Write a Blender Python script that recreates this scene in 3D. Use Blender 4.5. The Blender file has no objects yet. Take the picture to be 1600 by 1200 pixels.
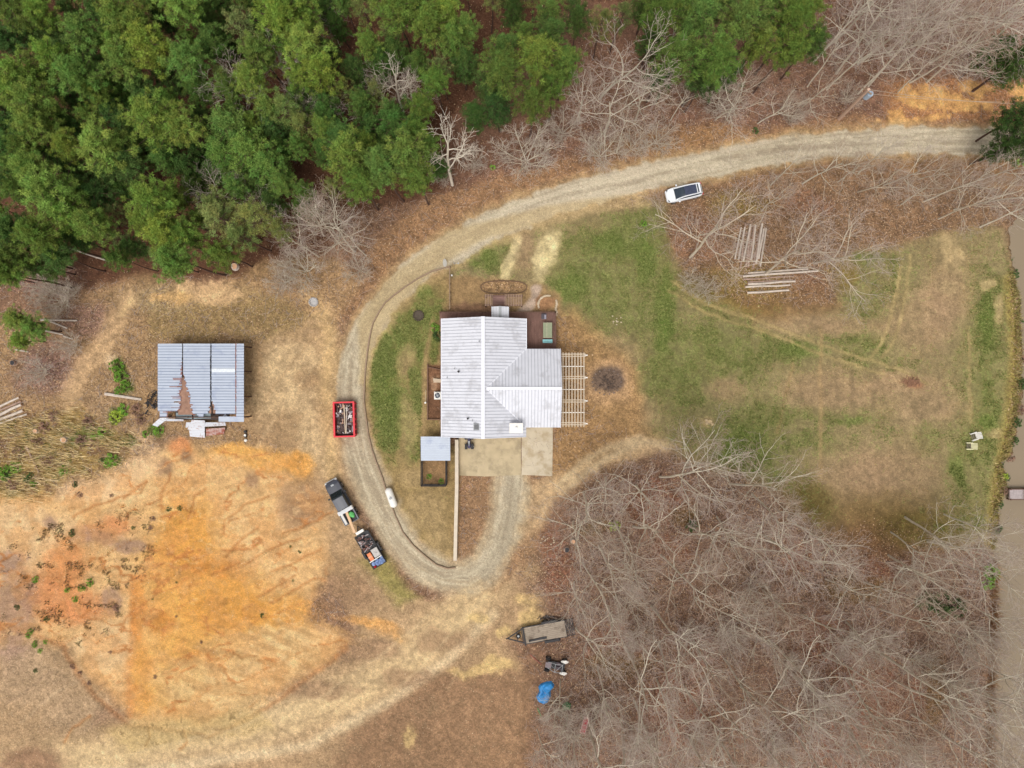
import bpy, math, random
import numpy as np
from mathutils import Vector, Matrix
R = math.radians
sc = bpy.context.scene
# ------------------------------------------------------------------ camera, sky, sun, exposure
S = 0.08            # metres per photo pixel at ground level
H = 88.0            # camera height
cam_d = bpy.data.cameras.new("camera")
cam = bpy.data.objects.new("camera", cam_d)
sc.collection.objects.link(cam)
cam.location = (0, 0, H); cam.rotation_euler = (0, 0, 0)
cam_d.sensor_width = 36; cam_d.lens = 36 * H / (1600 * S)
cam_d.clip_start = 1; cam_d.clip_end = 3000
sc.camera = cam
SUN_EL, SUN_AZ = 68, 200
w = bpy.data.worlds.new("World"); sc.world = w; w.use_nodes = True
nt = w.node_tree; bg = nt.nodes['Background']
sky = nt.nodes.new('ShaderNodeTexSky'); sky.sky_type = 'NISHITA'; sky.sun_disc = False
sky.sun_elevation = R(SUN_EL); sky.sun_rotation = R(SUN_AZ); sky.dust_density = 4; sky.ozone_density = 0.6
hs = nt.nodes.new('ShaderNodeHueSaturation'); hs.inputs['Saturation'].default_value = 0.12
nt.links.new(sky.outputs[0], hs.inputs['Color']); nt.links.new(hs.outputs[0], bg.inputs[0])
bg.inputs[1].default_value = 0.135
sl = bpy.data.lights.new("sun", 'SUN'); sl.energy = 1.3; sl.angle = R(26); sl.color = (1, .965, .91)
so = bpy.data.objects.new("sun", sl); sc.collection.objects.link(so)
_az = R(SUN_AZ); _el = R(SUN_EL)
_d = Vector((math.sin(_az) * math.cos(_el), math.cos(_az) * math.cos(_el), math.sin(_el)))
so.rotation_euler = _d.to_track_quat('Z', 'Y').to_euler()
vs = sc.view_settings; vs.view_transform = 'Standard'; vs.look = 'None'; vs.exposure = 0.2; vs.gamma = 1
sc.cycles.max_bounces = 6; sc.cycles.diffuse_bounces = 3; sc.cycles.transparent_max_bounces = 4
random.seed(7)
# ------------------------------------------------------------------ helpers
def lin1(c):
    c = c / 255.0
    return c / 12.92 if c <= 0.04045 else ((c + 0.055) / 1.055) ** 2.4
def lin(c): return tuple(lin1(v) for v in c)
def linA(a):
    a = a / 255.0
    return np.where(a <= 0.04045, a / 12.92, ((a + 0.055) / 1.055) ** 2.4)
def W(px, py, h=0.0):
    k = S * (H - h) / H
    return Vector(((px - 800) * k, (600 - py) * k, h))
def hashn(ix, iy, seed):
    h = (ix.astype(np.int64) * 374761393 + iy.astype(np.int64) * 668265263 + seed * 974634777) & 0xffffffff
    h = ((h ^ (h >> 13)) * 1274126177) & 0xffffffff
    h = ((h ^ (h >> 16)) * 2246822519) & 0xffffffff
    return ((h ^ (h >> 15)) & 0xffff) / 65535.0
def vnoise(x, y, seed):
    xi = np.floor(x); yi = np.floor(y); fx = x - xi; fy = y - yi
    fx = fx * fx * (3 - 2 * fx); fy = fy * fy * (3 - 2 * fy)
    a = hashn(xi, yi, seed); b = hashn(xi + 1, yi, seed); c = hashn(xi, yi + 1, seed); d = hashn(xi + 1, yi + 1, seed)
    return (a * (1 - fx) + b * fx) * (1 - fy) + (c * (1 - fx) + d * fx) * fy
def fbm(x, y, scale, octv=4, seed=1, gain=.55):
    t = 0; a = 1; n = 0; x = x / scale; y = y / scale
    for o in range(octv):
        t = t + a * vnoise(x, y, seed + o * 17); n += a; a *= gain; x = x * 2.03 + 11.3; y = y * 2.03 + 5.7
    return t / n
def sst(a, b, x):
    t = np.clip((x - a) / (b - a), 0, 1); return t * t * (3 - 2 * t)
# ---- tagging
def tag(o, label=None, cat=None, group=None, kind=None):
    if label: o['label'] = label
    if cat: o['category'] = cat
    if group: o['group'] = group
    if kind: o['kind'] = kind
    return o
def empty(name, loc, rz=0, label=None, cat=None, group=None):
    o = bpy.data.objects.new(name, None); sc.collection.objects.link(o)
    o.location = loc; o.rotation_euler = (0, 0, rz); o.empty_display_size = .3
    return tag(o, label, cat, group)
def link(name, me, parent=None, loc=(0, 0, 0)):
    o = bpy.data.objects.new(name, me); sc.collection.objects.link(o); o.parent = parent; o.location = loc
    return o
def kids(o): return [c for c in sc.collection.objects if c.parent == o]
def dup(root, loc, rz=0, scale=1, label=None):
    r = root.copy(); sc.collection.objects.link(r); r.location = loc; r.rotation_euler = (0, 0, rz)
    r.scale = (scale,) * 3 if not hasattr(scale, '__len__') else scale
    if label: r['label'] = label
    for ch in CH.get(root.name, []) if root.name in CH else list(root.children):
        c = ch.copy(); sc.collection.objects.link(c); c.parent = r
        for g in list(ch.children):
            d = g.copy(); sc.collection.objects.link(d); d.parent = c
    return r
CH = {}
# ---- mesh builder
class MB:
    def __init__(s): s.v = []; s.f = []; s.m = []; s.mi = 0
    def add(s, vs_, fs):
        n = len(s.v); s.v += [tuple(p) for p in vs_]; s.f += [tuple(i + n for i in f) for f in fs]; s.m += [s.mi] * len(fs)
    def box(s, x0, x1, y0, y1, z0, z1, M=None):
        p = [Vector((x, y, z)) for z in (z0, z1) for y in (y0, y1) for x in (x0, x1)]
        if M: p = [M @ q for q in p]
        s.add(p, [(0, 2, 3, 1), (4, 5, 7, 6), (0, 1, 5, 4), (2, 6, 7, 3), (0, 4, 6, 2), (1, 3, 7, 5)])
    def bar(s, a, b, w_, h_, up=(0, 0, 1)):      # rectangular bar from a to b
        a = Vector(a); b = Vector(b); d = (b - a); L = d.length
        if L < 1e-6: return
        d.normalize(); u = Vector(up); sd = d.cross(u)
        if sd.length < 1e-4: sd = d.cross(Vector((1, 0, 0)))
        sd.normalize(); u = sd.cross(d).normalized()
        p = []
        for e in (a, b):
            for i, j in ((-1, -1), (1, -1), (1, 1), (-1, 1)):
                p.append(e + sd * (i * w_ / 2) + u * (j * h_ / 2))
        s.add(p, [(3, 2, 1, 0), (4, 5, 6, 7), (0, 1, 5, 4), (1, 2, 6, 5), (2, 3, 7, 6), (3, 0, 4, 7)])
    def tube(s, pts, rad, n=8, caps=True):
        pts = [Vector(p) for p in pts]
        if not hasattr(rad, '__len__'): rad = [rad] * len(pts)
        ring0 = len(s.v); prev = None
        vs_ = []
        for i, p in enumerate(pts):
            d = (pts[min(i + 1, len(pts) - 1)] - pts[max(i - 1, 0)]).normalized()
            if prev is None:
                a = d.orthogonal().normalized()
            else:
                a = (prev - d * prev.dot(d))
                a = a.normalized() if a.length > 1e-5 else d.orthogonal().normalized()
            prev = a; b = d.cross(a)
            for k in range(n):
                t = 2 * math.pi * k / n
                vs_.append(p + (a * math.cos(t) + b * math.sin(t)) * rad[i])
        fs = []
        for i in range(len(pts) - 1):
            for k in range(n):
                k2 = (k + 1) % n
                fs.append((i * n + k, i * n + k2, (i + 1) * n + k2, (i + 1) * n + k))
        if caps:
            fs.append(tuple(reversed(range(n)))); fs.append(tuple((len(pts) - 1) * n + k for k in range(n)))
        s.add(vs_, fs)
    def cyl(s, c, r, h_, n=16, axis='z', r2=None):
        c = Vector(c); ax = {'z': Vector((0, 0, 1)), 'x': Vector((1, 0, 0)), 'y': Vector((0, 1, 0))}[axis]
        s.tube([c - ax * h_ / 2, c + ax * h_ / 2], [r, r if r2 is None else r2], n)
    def prism(s, poly, z0, z1, M=None):
        n = len(poly); p = [Vector((x, y, z0)) for x, y in poly] + [Vector((x, y, z1)) for x, y in poly]
        if M: p = [M @ q for q in p]
        s.add(p, [tuple(reversed(range(n))), tuple(range(n, 2 * n))] + [(i, (i + 1) % n, n + (i + 1) % n, n + i) for i in range(n)])
    def slab(s, pts, t):                       # thick polygon through 3d points, thickness t downward
        n = len(pts); p = [Vector(q) for q in pts]; p2 = [q - Vector((0, 0, t)) for q in p]
        s.add(p + p2, [tuple(range(n)), tuple(reversed(range(n, 2 * n)))] + [(i, n + i, n + (i + 1) % n, (i + 1) % n) for i in range(n)])
    def loft(s, rings):
        n = len(rings[0]); vs_ = [q for r in rings for q in r]; fs = []
        for i in range(len(rings) - 1):
            for k in range(n):
                k2 = (k + 1) % n
                fs.append((i * n + k, (i + 1) * n + k, (i + 1) * n + k2, i * n + k2))
        fs.append(tuple(range(n))); fs.append(tuple(reversed([(len(rings) - 1) * n + k for k in range(n)])))
        s.add(vs_, fs)
    def blob(s, c, rx, ry, rz, seed=0, amp=.2, nu=10, nv=6):
        rr = random.Random(seed); c = Vector(c); vs_ = []; fs = []
        ph = [rr.uniform(0, 6.3) for _ in range(6)]
        for j in range(nv + 1):
            t = math.pi * j / nv
            for i in range(nu):
                u = 2 * math.pi * i / nu
                k = 1 + amp * (math.sin(2 * u + ph[0]) * math.sin(t * 2 + ph[1]) + .6 * math.sin(3 * u + ph[2] + 3 * t) + .4 * math.sin(5 * u + ph[3] - 4 * t))
                vs_.append(c + Vector((rx * math.sin(t) * math.cos(u) * k, ry * math.sin(t) * math.sin(u) * k, rz * math.cos(t) * k)))
        for j in range(nv):
            for i in range(nu):
                i2 = (i + 1) % nu
                fs.append((j * nu + i, (j + 1) * nu + i, (j + 1) * nu + i2, j * nu + i2))
        s.add(vs_, fs)
    def build(s, name, mats, parent=None, smooth=False, loc=(0, 0, 0), bevel=0):
        me = bpy.data.meshes.new(name); me.from_pydata(s.v, [], s.f)
        if not isinstance(mats, (list, tuple)): mats = [mats]
        for m in mats: me.materials.append(m)
        if len(mats) > 1: me.polygons.foreach_set('material_index', s.m)
        if smooth: me.polygons.foreach_set('use_smooth', [True] * len(me.polygons))
        me.update(); o = link(name, me, parent, loc)
        if bevel:
            b = o.modifiers.new('bevel', 'BEVEL'); b.width = bevel; b.segments = 2; b.limit_method = 'ANGLE'
        return o
def np_mesh(name, verts, nper, cols=None, mat=None, parent=None, faces=None):
    """verts (N,3); faces are consecutive runs of nper verts unless given"""
    me = bpy.data.meshes.new(name); nv = len(verts)
    me.vertices.add(nv); me.vertices.foreach_set('co', np.asarray(verts, np.float32).ravel())
    if faces is None: li = np.arange(nv, dtype=np.int32); nf = nv // nper
    else: li = np.asarray(faces, np.int32).ravel(); nf = len(li) // nper
    me.loops.add(len(li)); me.loops.foreach_set('vertex_index', li)
    me.polygons.add(nf); me.polygons.foreach_set('loop_start', np.arange(0, nf * nper, nper, dtype=np.int32))
    me.update(calc_edges=True)
    if cols is not None:
        a = me.color_attributes.new('Col', 'FLOAT_COLOR', 'POINT')
        c4 = np.ones((nv, 4), np.float32); c4[:, :3] = cols; a.data.foreach_set('color', c4.ravel())
    if mat: me.materials.append(mat)
    return link(name, me, parent)
# ---- materials
MATS = {}
def mat(name, rgb, rough=.7, metal=0, var=.15, scale=6, bump=0.0, stain=None, stain_amt=0.0, stain_scale=1.2, spec=.3, stretch=None):
    if name in MATS: return MATS[name]
    m = bpy.data.materials.new(name); m.use_nodes = True; nt = m.node_tree; b = nt.nodes['Principled BSDF']
    b.inputs['Roughness'].default_value = rough; b.inputs['Metallic'].default_value = metal
    b.inputs['Specular IOR Level'].default_value = spec
    tc = nt.nodes.new('ShaderNodeTexCoord'); src = tc.outputs['Object']
    if stretch:
        mp = nt.nodes.new('ShaderNodeMapping'); mp.inputs['Scale'].default_value = stretch
        nt.links.new(src, mp.inputs[0]); src = mp.outputs[0]
    n = nt.nodes.new('ShaderNodeTexNoise'); n.inputs['Scale'].default_value = scale; n.inputs['Detail'].default_value = 6
    nt.links.new(src, n.inputs[0])
    c = lin(rgb); mx = nt.nodes.new('ShaderNodeMix'); mx.data_type = 'RGBA'
    mx.inputs[6].default_value = tuple(max(0, v * (1 - 2 * var)) for v in c) + (1,)
    mx.inputs[7].default_value = tuple(min(.9, v * (1 + 2 * var)) for v in c) + (1,)
    nt.links.new(n.outputs[0], mx.inputs[0]); out = mx.outputs[2]
    if stain:
        n2 = nt.nodes.new('ShaderNodeTexNoise'); n2.inputs['Scale'].default_value = stain_scale; n2.inputs['Detail'].default_value = 8
        n2.inputs['Roughness'].default_value = .65
        nt.links.new(tc.outputs['Object'], n2.inputs[0])
        mr = nt.nodes.new('ShaderNodeMapRange'); mr.inputs[1].default_value = .62 - stain_amt * .3; mr.inputs[2].default_value = .75 - stain_amt * .3
        nt.links.new(n2.outputs[0], mr.inputs[0])
        m2 = nt.nodes.new('ShaderNodeMix'); m2.data_type = 'RGBA'
        nt.links.new(mr.outputs[0], m2.inputs[0]); nt.links.new(out, m2.inputs[6]); m2.inputs[7].default_value = lin(stain) + (1,)
        out = m2.outputs[2]
    nt.links.new(out, b.inputs['Base Color'])
    if bump:
        bp = nt.nodes.new('ShaderNodeBump'); bp.inputs['Strength'].default_value = bump; bp.inputs['Distance'].default_value = .05
        nt.links.new(n.outputs[0], bp.inputs['Height']); nt.links.new(bp.outputs[0], b.inputs['Normal'])
    MATS[name] = m; return m
def mat_attr(name, rough=.8, var=.2, scale=3, objcol=False, trans=0):
    m = bpy.data.materials.new(name); m.use_nodes = True; nt = m.node_tree; b = nt.nodes['Principled BSDF']
    b.inputs['Roughness'].default_value = rough; b.inputs['Specular IOR Level'].default_value = .15
    a = nt.nodes.new('ShaderNodeAttribute'); a.attribute_name = 'Col'; out = a.outputs['Color']
    if objcol:
        oi = nt.nodes.new('ShaderNodeObjectInfo'); mx = nt.nodes.new('ShaderNodeMix'); mx.data_type = 'RGBA'; mx.blend_type = 'MULTIPLY'
        mx.inputs[0].default_value = 1; nt.links.new(out, mx.inputs[6]); nt.links.new(oi.outputs['Color'], mx.inputs[7]); out = mx.outputs[2]
    nt.links.new(out, b.inputs['Base Color'])
    MATS[name] = m; return m
# ------------------------------------------------------------------ ground: one relief sheet, split by what covers it
gx = np.concatenate([-60 - np.geomspace(6000, 15, 16), np.arange(-60, 1661, 2.2), 1661 + np.geomspace(15, 6000, 16)])
gy = np.concatenate([-60 - np.geomspace(6000, 15, 16), np.arange(-60, 1261, 2.2), 1261 + np.geomspace(15, 6000, 16)])
NX, NY = len(gx), len(gy)
PX, PY = np.meshgrid(gx, gy); PX = PX.ravel(); PY = PY.ravel()
wx = PX + 26 * (fbm(PX, PY, 60, 4, 3) - .5) + 9 * (fbm(PX, PY, 11, 3, 5) - .5)
wy = PY + 26 * (fbm(PX, PY, 60, 4, 9) - .5) + 9 * (fbm(PX, PY, 11, 3, 8) - .5)
sx = PX + 6 * (fbm(PX, PY, 16, 3, 33) - .5); sy = PY + 6 * (fbm(PX, PY, 16, 3, 39) - .5)
N1 = fbm(PX, PY, 46, 5, 21, .6); N2 = fbm(PX, PY, 15, 5, 22, .62); N3 = fbm(PX, PY, 130, 4, 23); N4 = fbm(PX, PY, 7, 3, 27, .7)
N24 = .5 * N2 + .3 * N4 + .2 * N1
NSV = fbm(PX * 1.0, PY * .12, 9, 4, 24)            # mown streaks running up the picture
NSH = fbm((PX + PY * .35) * .14, (PY - PX * .3), 8, 4, 25)
COL = np.zeros((len(PX), 3)); COL[:] = (140, 108, 84)
GR = np.zeros(len(PX)); LI = np.ones(len(PX)) * .7; HT = (N1 - .5) * .25 + (N2 - .5) * .1
def pdist(pts, x, y, closed=False):
    d = np.full(len(x), 1e9); pts = list(pts) + ([pts[0]] if closed else [])
    for (x0, y0), (x1, y1) in zip(pts[:-1], pts[1:]):
        vx, vy = x1 - x0, y1 - y0; L = vx * vx + vy * vy + 1e-9
        t = np.clip(((x - x0) * vx + (y - y0) * vy) / L, 0, 1)
        d = np.minimum(d, np.hypot(x - x0 - t * vx, y - y0 - t * vy))
    return d
def inside(pts, x, y):
    r = np.zeros(len(x), bool); n = len(pts)
    for i in range(n):
        x0, y0 = pts[i]; x1, y1 = pts[(i + 1) % n]
        if y0 == y1: continue
        c = ((y0 > y) != (y1 > y)) & (x < (x1 - x0) * (y - y0) / (y1 - y0) + x0); r ^= c
    return r
def mpoly(pts, soft=12, x=None, y=None):
    x = wx if x is None else x; y = wy if y is None else y
    d = pdist(pts, x, y, True); s_ = np.where(inside(pts, x, y), d, -d)
    return sst(-soft, soft, s_)
def mell(cx, cy, rx, ry, ang=0, soft=.5, x=None, y=None):
    x = wx if x is None else x; y = wy if y is None else y
    a = R(ang); dx = x - cx; dy = y - cy; u = dx * math.cos(a) + dy * math.sin(a); v = -dx * math.sin(a) + dy * math.cos(a)
    return 1 - sst(1 - soft, 1 + soft, np.hypot(u / rx, v / ry))
def mline(pts, wd, soft=3, x=None, y=None):
    x = sx if x is None else x; y = sy if y is None else y
    return 1 - sst(wd - soft, wd + soft, pdist(pts, x, y))
def lay(m, rgb=None, a=1.0, grass=None, litter=None, brk=0.0, nz=None, h=0.0, ca=1.0):
    """blend a ground colour (and its cover) in; brk breaks the patch up with noise"""
    global COL, GR, LI, HT
    if brk:
        n_ = N24 if nz is None else nz
        m = np.clip(m * (1 - brk) + brk * sst(.42, .6, n_ * .9 + (m - .5) * .35) * sst(0, .4, m), 0, 1)
    m = m * a
    if rgb is not None: COL = COL * (1 - ca * m[:, None]) + np.array(rgb) * ca * m[:, None]
    if grass is not None: GR = GR * (1 - m) + grass * m
    if litter is not None: LI = LI * (1 - m) + litter * m
    if h: HT = HT + h * m
# woods floor
lay(mpoly([(-900, -900), (1290, -900), (1290, 60), (1100, 170), (900, 190), (700, 300), (560, 335), (470, 420), (300, 440), (-900, 480)]), (104, 72, 54), .97, litter=.5)
lay(mpoly([(900, 0), (1700, -10), (1700, 190), (1300, 190), (1100, 230), (950, 260), (800, 300), (690, 320), (700, 200)]), (136, 102, 82), .9)
lay(mpoly([(690, 300), (800, 270), (900, 240), (1100, 200), (1400, 180), (1400, 205), (1100, 240), (900, 280), (760, 330), (620, 410), (560, 500), (510, 500), (580, 380), (620, 340)]), (166, 128, 90), .8, brk=.5)
lay(mell(1060, 215, 110, 22, -10), (172, 132, 88), .7, brk=.6)
lay(mpoly([(1380, 130), (1600, 120), (1700, 120), (1700, 192), (1380, 196)], 10), (180, 128, 86), .85)
for c in ((1440, 150, 50, 14), (1500, 165, 60, 16), (1395, 178, 18, 14), (1530, 140, 26, 12), (1595, 140, 16, 12), (1430, 185, 60, 8), (1420, 268, 14, 34), (1560, 285, 40, 16)):
    lay(mell(*c), (222, 172, 108), .85, brk=.75, litter=.3)
# left clearing
lay(mpoly([(-900, 480), (60, 500), (130, 460), (230, 430), (330, 450), (420, 400), (520, 400), (560, 430), (530, 520), (520, 700), (200, 760), (0, 800), (-900, 820)]), (170, 138, 98), .9, grass=.12)
lay(mpoly([(230, 470), (380, 440), (520, 500), (520, 560), (400, 530), (240, 530)]), (158, 134, 88), .7, grass=.2, brk=.4)
lay(mell(250, 470, 60, 24), (178, 154, 112), .7, brk=.5); lay(mell(330, 460, 60, 20, -5), (226, 186, 140), .85, brk=.5, litter=.3)
lay(mell(270, 470, 34, 10), (222, 178, 118), .8, brk=.5)
for c in ((60, 430, 70, 26), (80, 560, 50, 34), (70, 590, 50, 30), (130, 500, 40, 30)): lay(mell(*c), (140, 108, 96), .7, brk=.5, litter=1)
lay(mline([(200, 465), (178, 500), (165, 540), (130, 570), (115, 600), (110, 640), (130, 700)], 16, 14), (208, 172, 130), .8, brk=.4, litter=.3)
lay(mline([(205, 470), (190, 490)], 5, 5), (226, 190, 140), .8, litter=.2); lay(mell(172, 560, 12, 12), (214, 184, 144), .8)
lay(mell(150, 650, 46, 40), (178, 146, 108), .7, brk=.5)
lay(mpoly([(-900, 640), (40, 660), (120, 640), (210, 690), (170, 730), (90, 760), (0, 790), (-900, 800)]), (172, 142, 86), .9, grass=.2)
lay(mpoly([(-900, 640), (40, 660), (120, 640), (210, 690), (170, 730), (90, 760), (0, 790), (-900, 800)]), (128, 108, 66), .25 * sst(.46, .6, NSH))
lay(mpoly([(-900, 650), (100, 650), (210, 690), (150, 740), (0, 790), (-900, 790)]) * sst(.52, .6, fbm(PX, PY, 22, 4, 171)), (128, 98, 74), .75, litter=.9)
lay(mpoly([(-900, 650), (100, 660), (210, 690), (150, 730), (0, 780), (-900, 790)]) * sst(.5, .6, N24), (110, 112, 56), .8, grass=.8)
for c in ((185, 575, 10, 18), (197, 600, 12, 12), (185, 650, 16, 12), (150, 675, 26, 9), (175, 720, 12, 8), (15, 735, 18, 14), (200, 690, 12, 10), (248, 672, 12, 10), (120, 690, 20, 12)):
    lay(mell(*c), (92, 112, 48), .8, grass=1, brk=.4)
lay(mell(265, 690, 22, 14), (150, 118, 92), .7); lay(mell(215, 690, 30, 20), (200, 168, 128), .6, brk=.4)
# yard west of the drive
lay(mpoly([(390, 540), (520, 480), (530, 560), (525, 640), (540, 720), (560, 800), (640, 930), (700, 960), (560, 1010), (500, 880), (500, 770), (440, 700), (385, 670)]), (184, 152, 114), .95, litter=.35)
for c in ((420, 600, 40, 60), (470, 640, 30, 50), (450, 560, 50, 30), (500, 700, 26, 40)): lay(mell(*c), (212, 182, 138), .7, brk=.6)
for c in ((400, 570, 16, 50), (450, 660, 30, 24), (440, 690, 40, 16), (480, 800, 40, 40), (520, 900, 30, 40), (480, 590, 20, 20)): lay(mell(*c), (166, 134, 98), .6, brk=.6)
lay(mline([(480, 460), (500, 480), (516, 520), (510, 600), (515, 680), (520, 740)], 10, 12), (218, 182, 128), .7)
lay(mpoly([(560, 880), (600, 860), (640, 920), (660, 935), (620, 950)], 14), (150, 140, 80), .8, grass=.35)
# lower yard
lay(mpoly([(-900, 960), (100, 1010), (180, 1120), (420, 1090), (560, 1000), (640, 950), (700, 930), (790, 900), (840, 830), (860, 860), (880, 960), (800, 1010), (830, 1080), (800, 1250), (800, 2200), (-900, 2200)]), (186, 154, 116), .95, litter=.45)
lay(mpoly([(600, 1080), (700, 1040), (790, 1050), (840, 1030), (840, 2200), (500, 2200), (520, 1190)], 24), (150, 117, 88), .85, litter=.5, brk=.45)
lay(mline([(-50, 1215), (200, 1175), (400, 1140), (560, 1080), (650, 1020), (720, 960), (760, 915)], 30, 26), (220, 190, 144), .9, brk=.15, litter=.15)
lay(mline([(60, 1215), (300, 1195), (480, 1165), (600, 1100), (700, 1030), (770, 960)], 8, 8), (232, 206, 164), .7)
for c in ((50, 1070, 70, 40), (30, 1000, 50, 50), (120, 1120, 50, 30)): lay(mell(*c), (178, 150, 118), .6, brk=.4)
lay(mell(50, 1190, 50, 24), (140, 104, 82), .7, brk=.3); lay(mell(330, 1140, 18, 9), (140, 112, 90), .8); lay(mell(170, 1130, 30, 16), (158, 124, 98), .6)
for c in ((540, 930, 46, 30), (570, 1020, 60, 18), (500, 1075, 60, 14), (700, 1000, 50, 20), (640, 1060, 46, 14)): lay(mell(*c), (154, 122, 94), .6, brk=.6)
for c in ((755, 960, 16, 12), (745, 1050, 40, 8), (780, 1040, 24, 10), (830, 935, 26, 14), (835, 895, 20, 14), (830, 965, 20, 20), (790, 985, 14, 12), (640, 1150, 10, 20)): lay(mell(*c), (222, 190, 130), .75, brk=.5, litter=.2)
for c in ((590, 985, 40, 14, 20), (560, 975, 40, 8, 10)): lay(mell(*c), (216, 160, 96), .7, brk=.4)
# orange cut
pit = [(232, 715), (262, 690), (330, 705), (400, 700), (450, 715), (505, 770), (512, 870), (500, 920), (478, 965), (545, 1000), (520, 1030), (420, 1080), (330, 1140), (215, 1140), (150, 1080), (100, 1010), (0, 1010), (-300, 960), (-300, 790), (110, 770)]
lay(mpoly(pit, 14), (226, 182, 126), .97, litter=.06, grass=0)
for c in ((290, 890, 70, 110), (340, 960, 90, 70), (262, 1050, 60, 70), (420, 722, 60, 18), (360, 706, 40, 10)): lay(mell(*c), (226, 168, 92), .85, brk=.3, nz=N1)
for c in ((285, 850, 46, 60), (350, 950, 60, 50), (215, 1060, 24, 60), (440, 960, 60, 30), (470, 730, 26, 22)): lay(mell(*c), (220, 156, 78), .75, brk=.35)
for c in ((95, 880, 34, 40), (75, 930, 50, 40), (120, 950, 40, 24), (150, 830, 50, 14, -15), (280, 697, 18, 12)): lay(mell(*c), (214, 142, 92), .8, brk=.35)
lay(mline([(205, 905), (208, 960), (203, 1010), (196, 1060), (202, 1120)], 4, 9), (204, 132, 74), .6)
for c in ((330, 890, 40, 16), (320, 1030, 30, 12), (255, 970, 20, 20), (215, 960, 14, 50)): lay(mell(*c), (210, 136, 66), .6, brk=.5)
for c in ((60, 830, 80, 34), (20, 800, 60, 20), (160, 770, 60, 22), (120, 1010, 20, 20), (160, 1010, 40, 50), (210, 735, 40, 16), (20, 860, 50, 60)): lay(mell(*c), (230, 192, 144), .7, brk=.45)
for c in ((20, 960, 40, 80), (75, 815, 14, 12), (150, 840, 50, 16), (200, 850, 26, 14), (15, 880, 30, 20), (170, 940, 20, 20)): lay(mell(*c), (162, 130, 112), .7, brk=.6)
for c in ((410, 1010, 80, 30), (330, 1090, 90, 26), (440, 1000, 50, 18), (300, 1060, 80, 30)): lay(mell(*c), (222, 188, 134), .65, brk=.25)
for c in ((250, 730, 14, 14), (386, 752, 11, 11), (470, 790, 40, 40), (290, 712, 12, 8)): lay(mell(*c), (150, 118, 92), .7, brk=.3)
lay(mpoly(pit, 30, PX, PY), h=-.5)
lay(mline([(100, 770), (150, 765), (200, 745), (235, 712)], 16, 14), (222, 186, 146), .5, h=.35)
lay(mline([(20, 985), (95, 1010), (125, 1060), (150, 1092), (200, 1135), (330, 1150), (420, 1105), (540, 1015)], 3, 4), (176, 122, 80), .6, h=-.15)
# erosion gullies
gul = [[(225, 752), (215, 770), (180, 778), (150, 790), (110, 808)], [(318, 765), (300, 775), (296, 800), (290, 812)], [(420, 775), (380, 790), (350, 815), (345, 835)], [(400, 825), (370, 850), (350, 870)],
       [(400, 850), (390, 862), (345, 862)], [(470, 840), (430, 855), (400, 870), (380, 885)], [(500, 860), (460, 880), (420, 895)], [(460, 900), (420, 925), (400, 935)], [(225, 752), (200, 770), (190, 780)], [(265, 740), (250, 770), (248, 785)],
       [(345, 1015), (375, 1030), (400, 1025)], [(140, 1120), (110, 1140), (100, 1160)], [(230, 1140), (234, 1150), (228, 1165)], [(285, 1145), (290, 1160), (280, 1170)], [(520, 800), (470, 825), (440, 835)], [(490, 905), (450, 930), (420, 945)], [(370, 880), (330, 900)]]
PM = mpoly(pit, 14)
rg = fbm(PX * .55 + PY * .9, PY * .45 - PX * .25, 34, 4, 131, .5); lay(PM * (1 - sst(.008, .03, np.abs(rg - .5))) * sst(.4, .55, N1), (190, 124, 72), .75, h=-.12)
rg = fbm(PX * .5 + PY * .8, PY * .5 - PX * .3, 20, 4, 137, .5); lay(PM * (1 - sst(.01, .03, np.abs(rg - .47))) * sst(.5, .6, N3), (236, 200, 146), .5)
lay(PM * sst(.5, .62, fbm(PX, PY, 28, 4, 141)), (208, 148, 90), .35); lay(PM * sst(.58, .68, fbm(PX, PY, 12, 4, 143)), (200, 160, 118), .2)
HT = HT + PM * (.9 * (fbm(PX * .5 + PY * .85, PY * .5 - PX * .3, 40, 4, 151) - .5) + .8 * np.abs(fbm(PX * .5 + PY * .85, PY * .5 - PX * .3, 22, 4, 153) - .5))
for g in gul:
    lay(mline(g, 1.3, 2.2), (178, 116, 68), .7, h=-.3); lay(mline([(a + 2, b + 3) for a, b in g], 2, 4), (232, 190, 130), .25)
lay(mpoly([(300, 985), (520, 950), (560, 1000), (420, 1085), (250, 1110), (230, 1050)], 20), (196, 152, 100), .55 * sst(.5, .62, NSH))
lay(mpoly([(150, 1140), (400, 1110), (420, 1140), (200, 1180)], 14), (206, 176, 120), .7, brk=.2)
lay(mpoly([(150, 1140), (400, 1110), (420, 1140), (200, 1180)], 14), (130, 108, 74), .8 * sst(.60, .66, N4 * .6 + N2 * .4))
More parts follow.
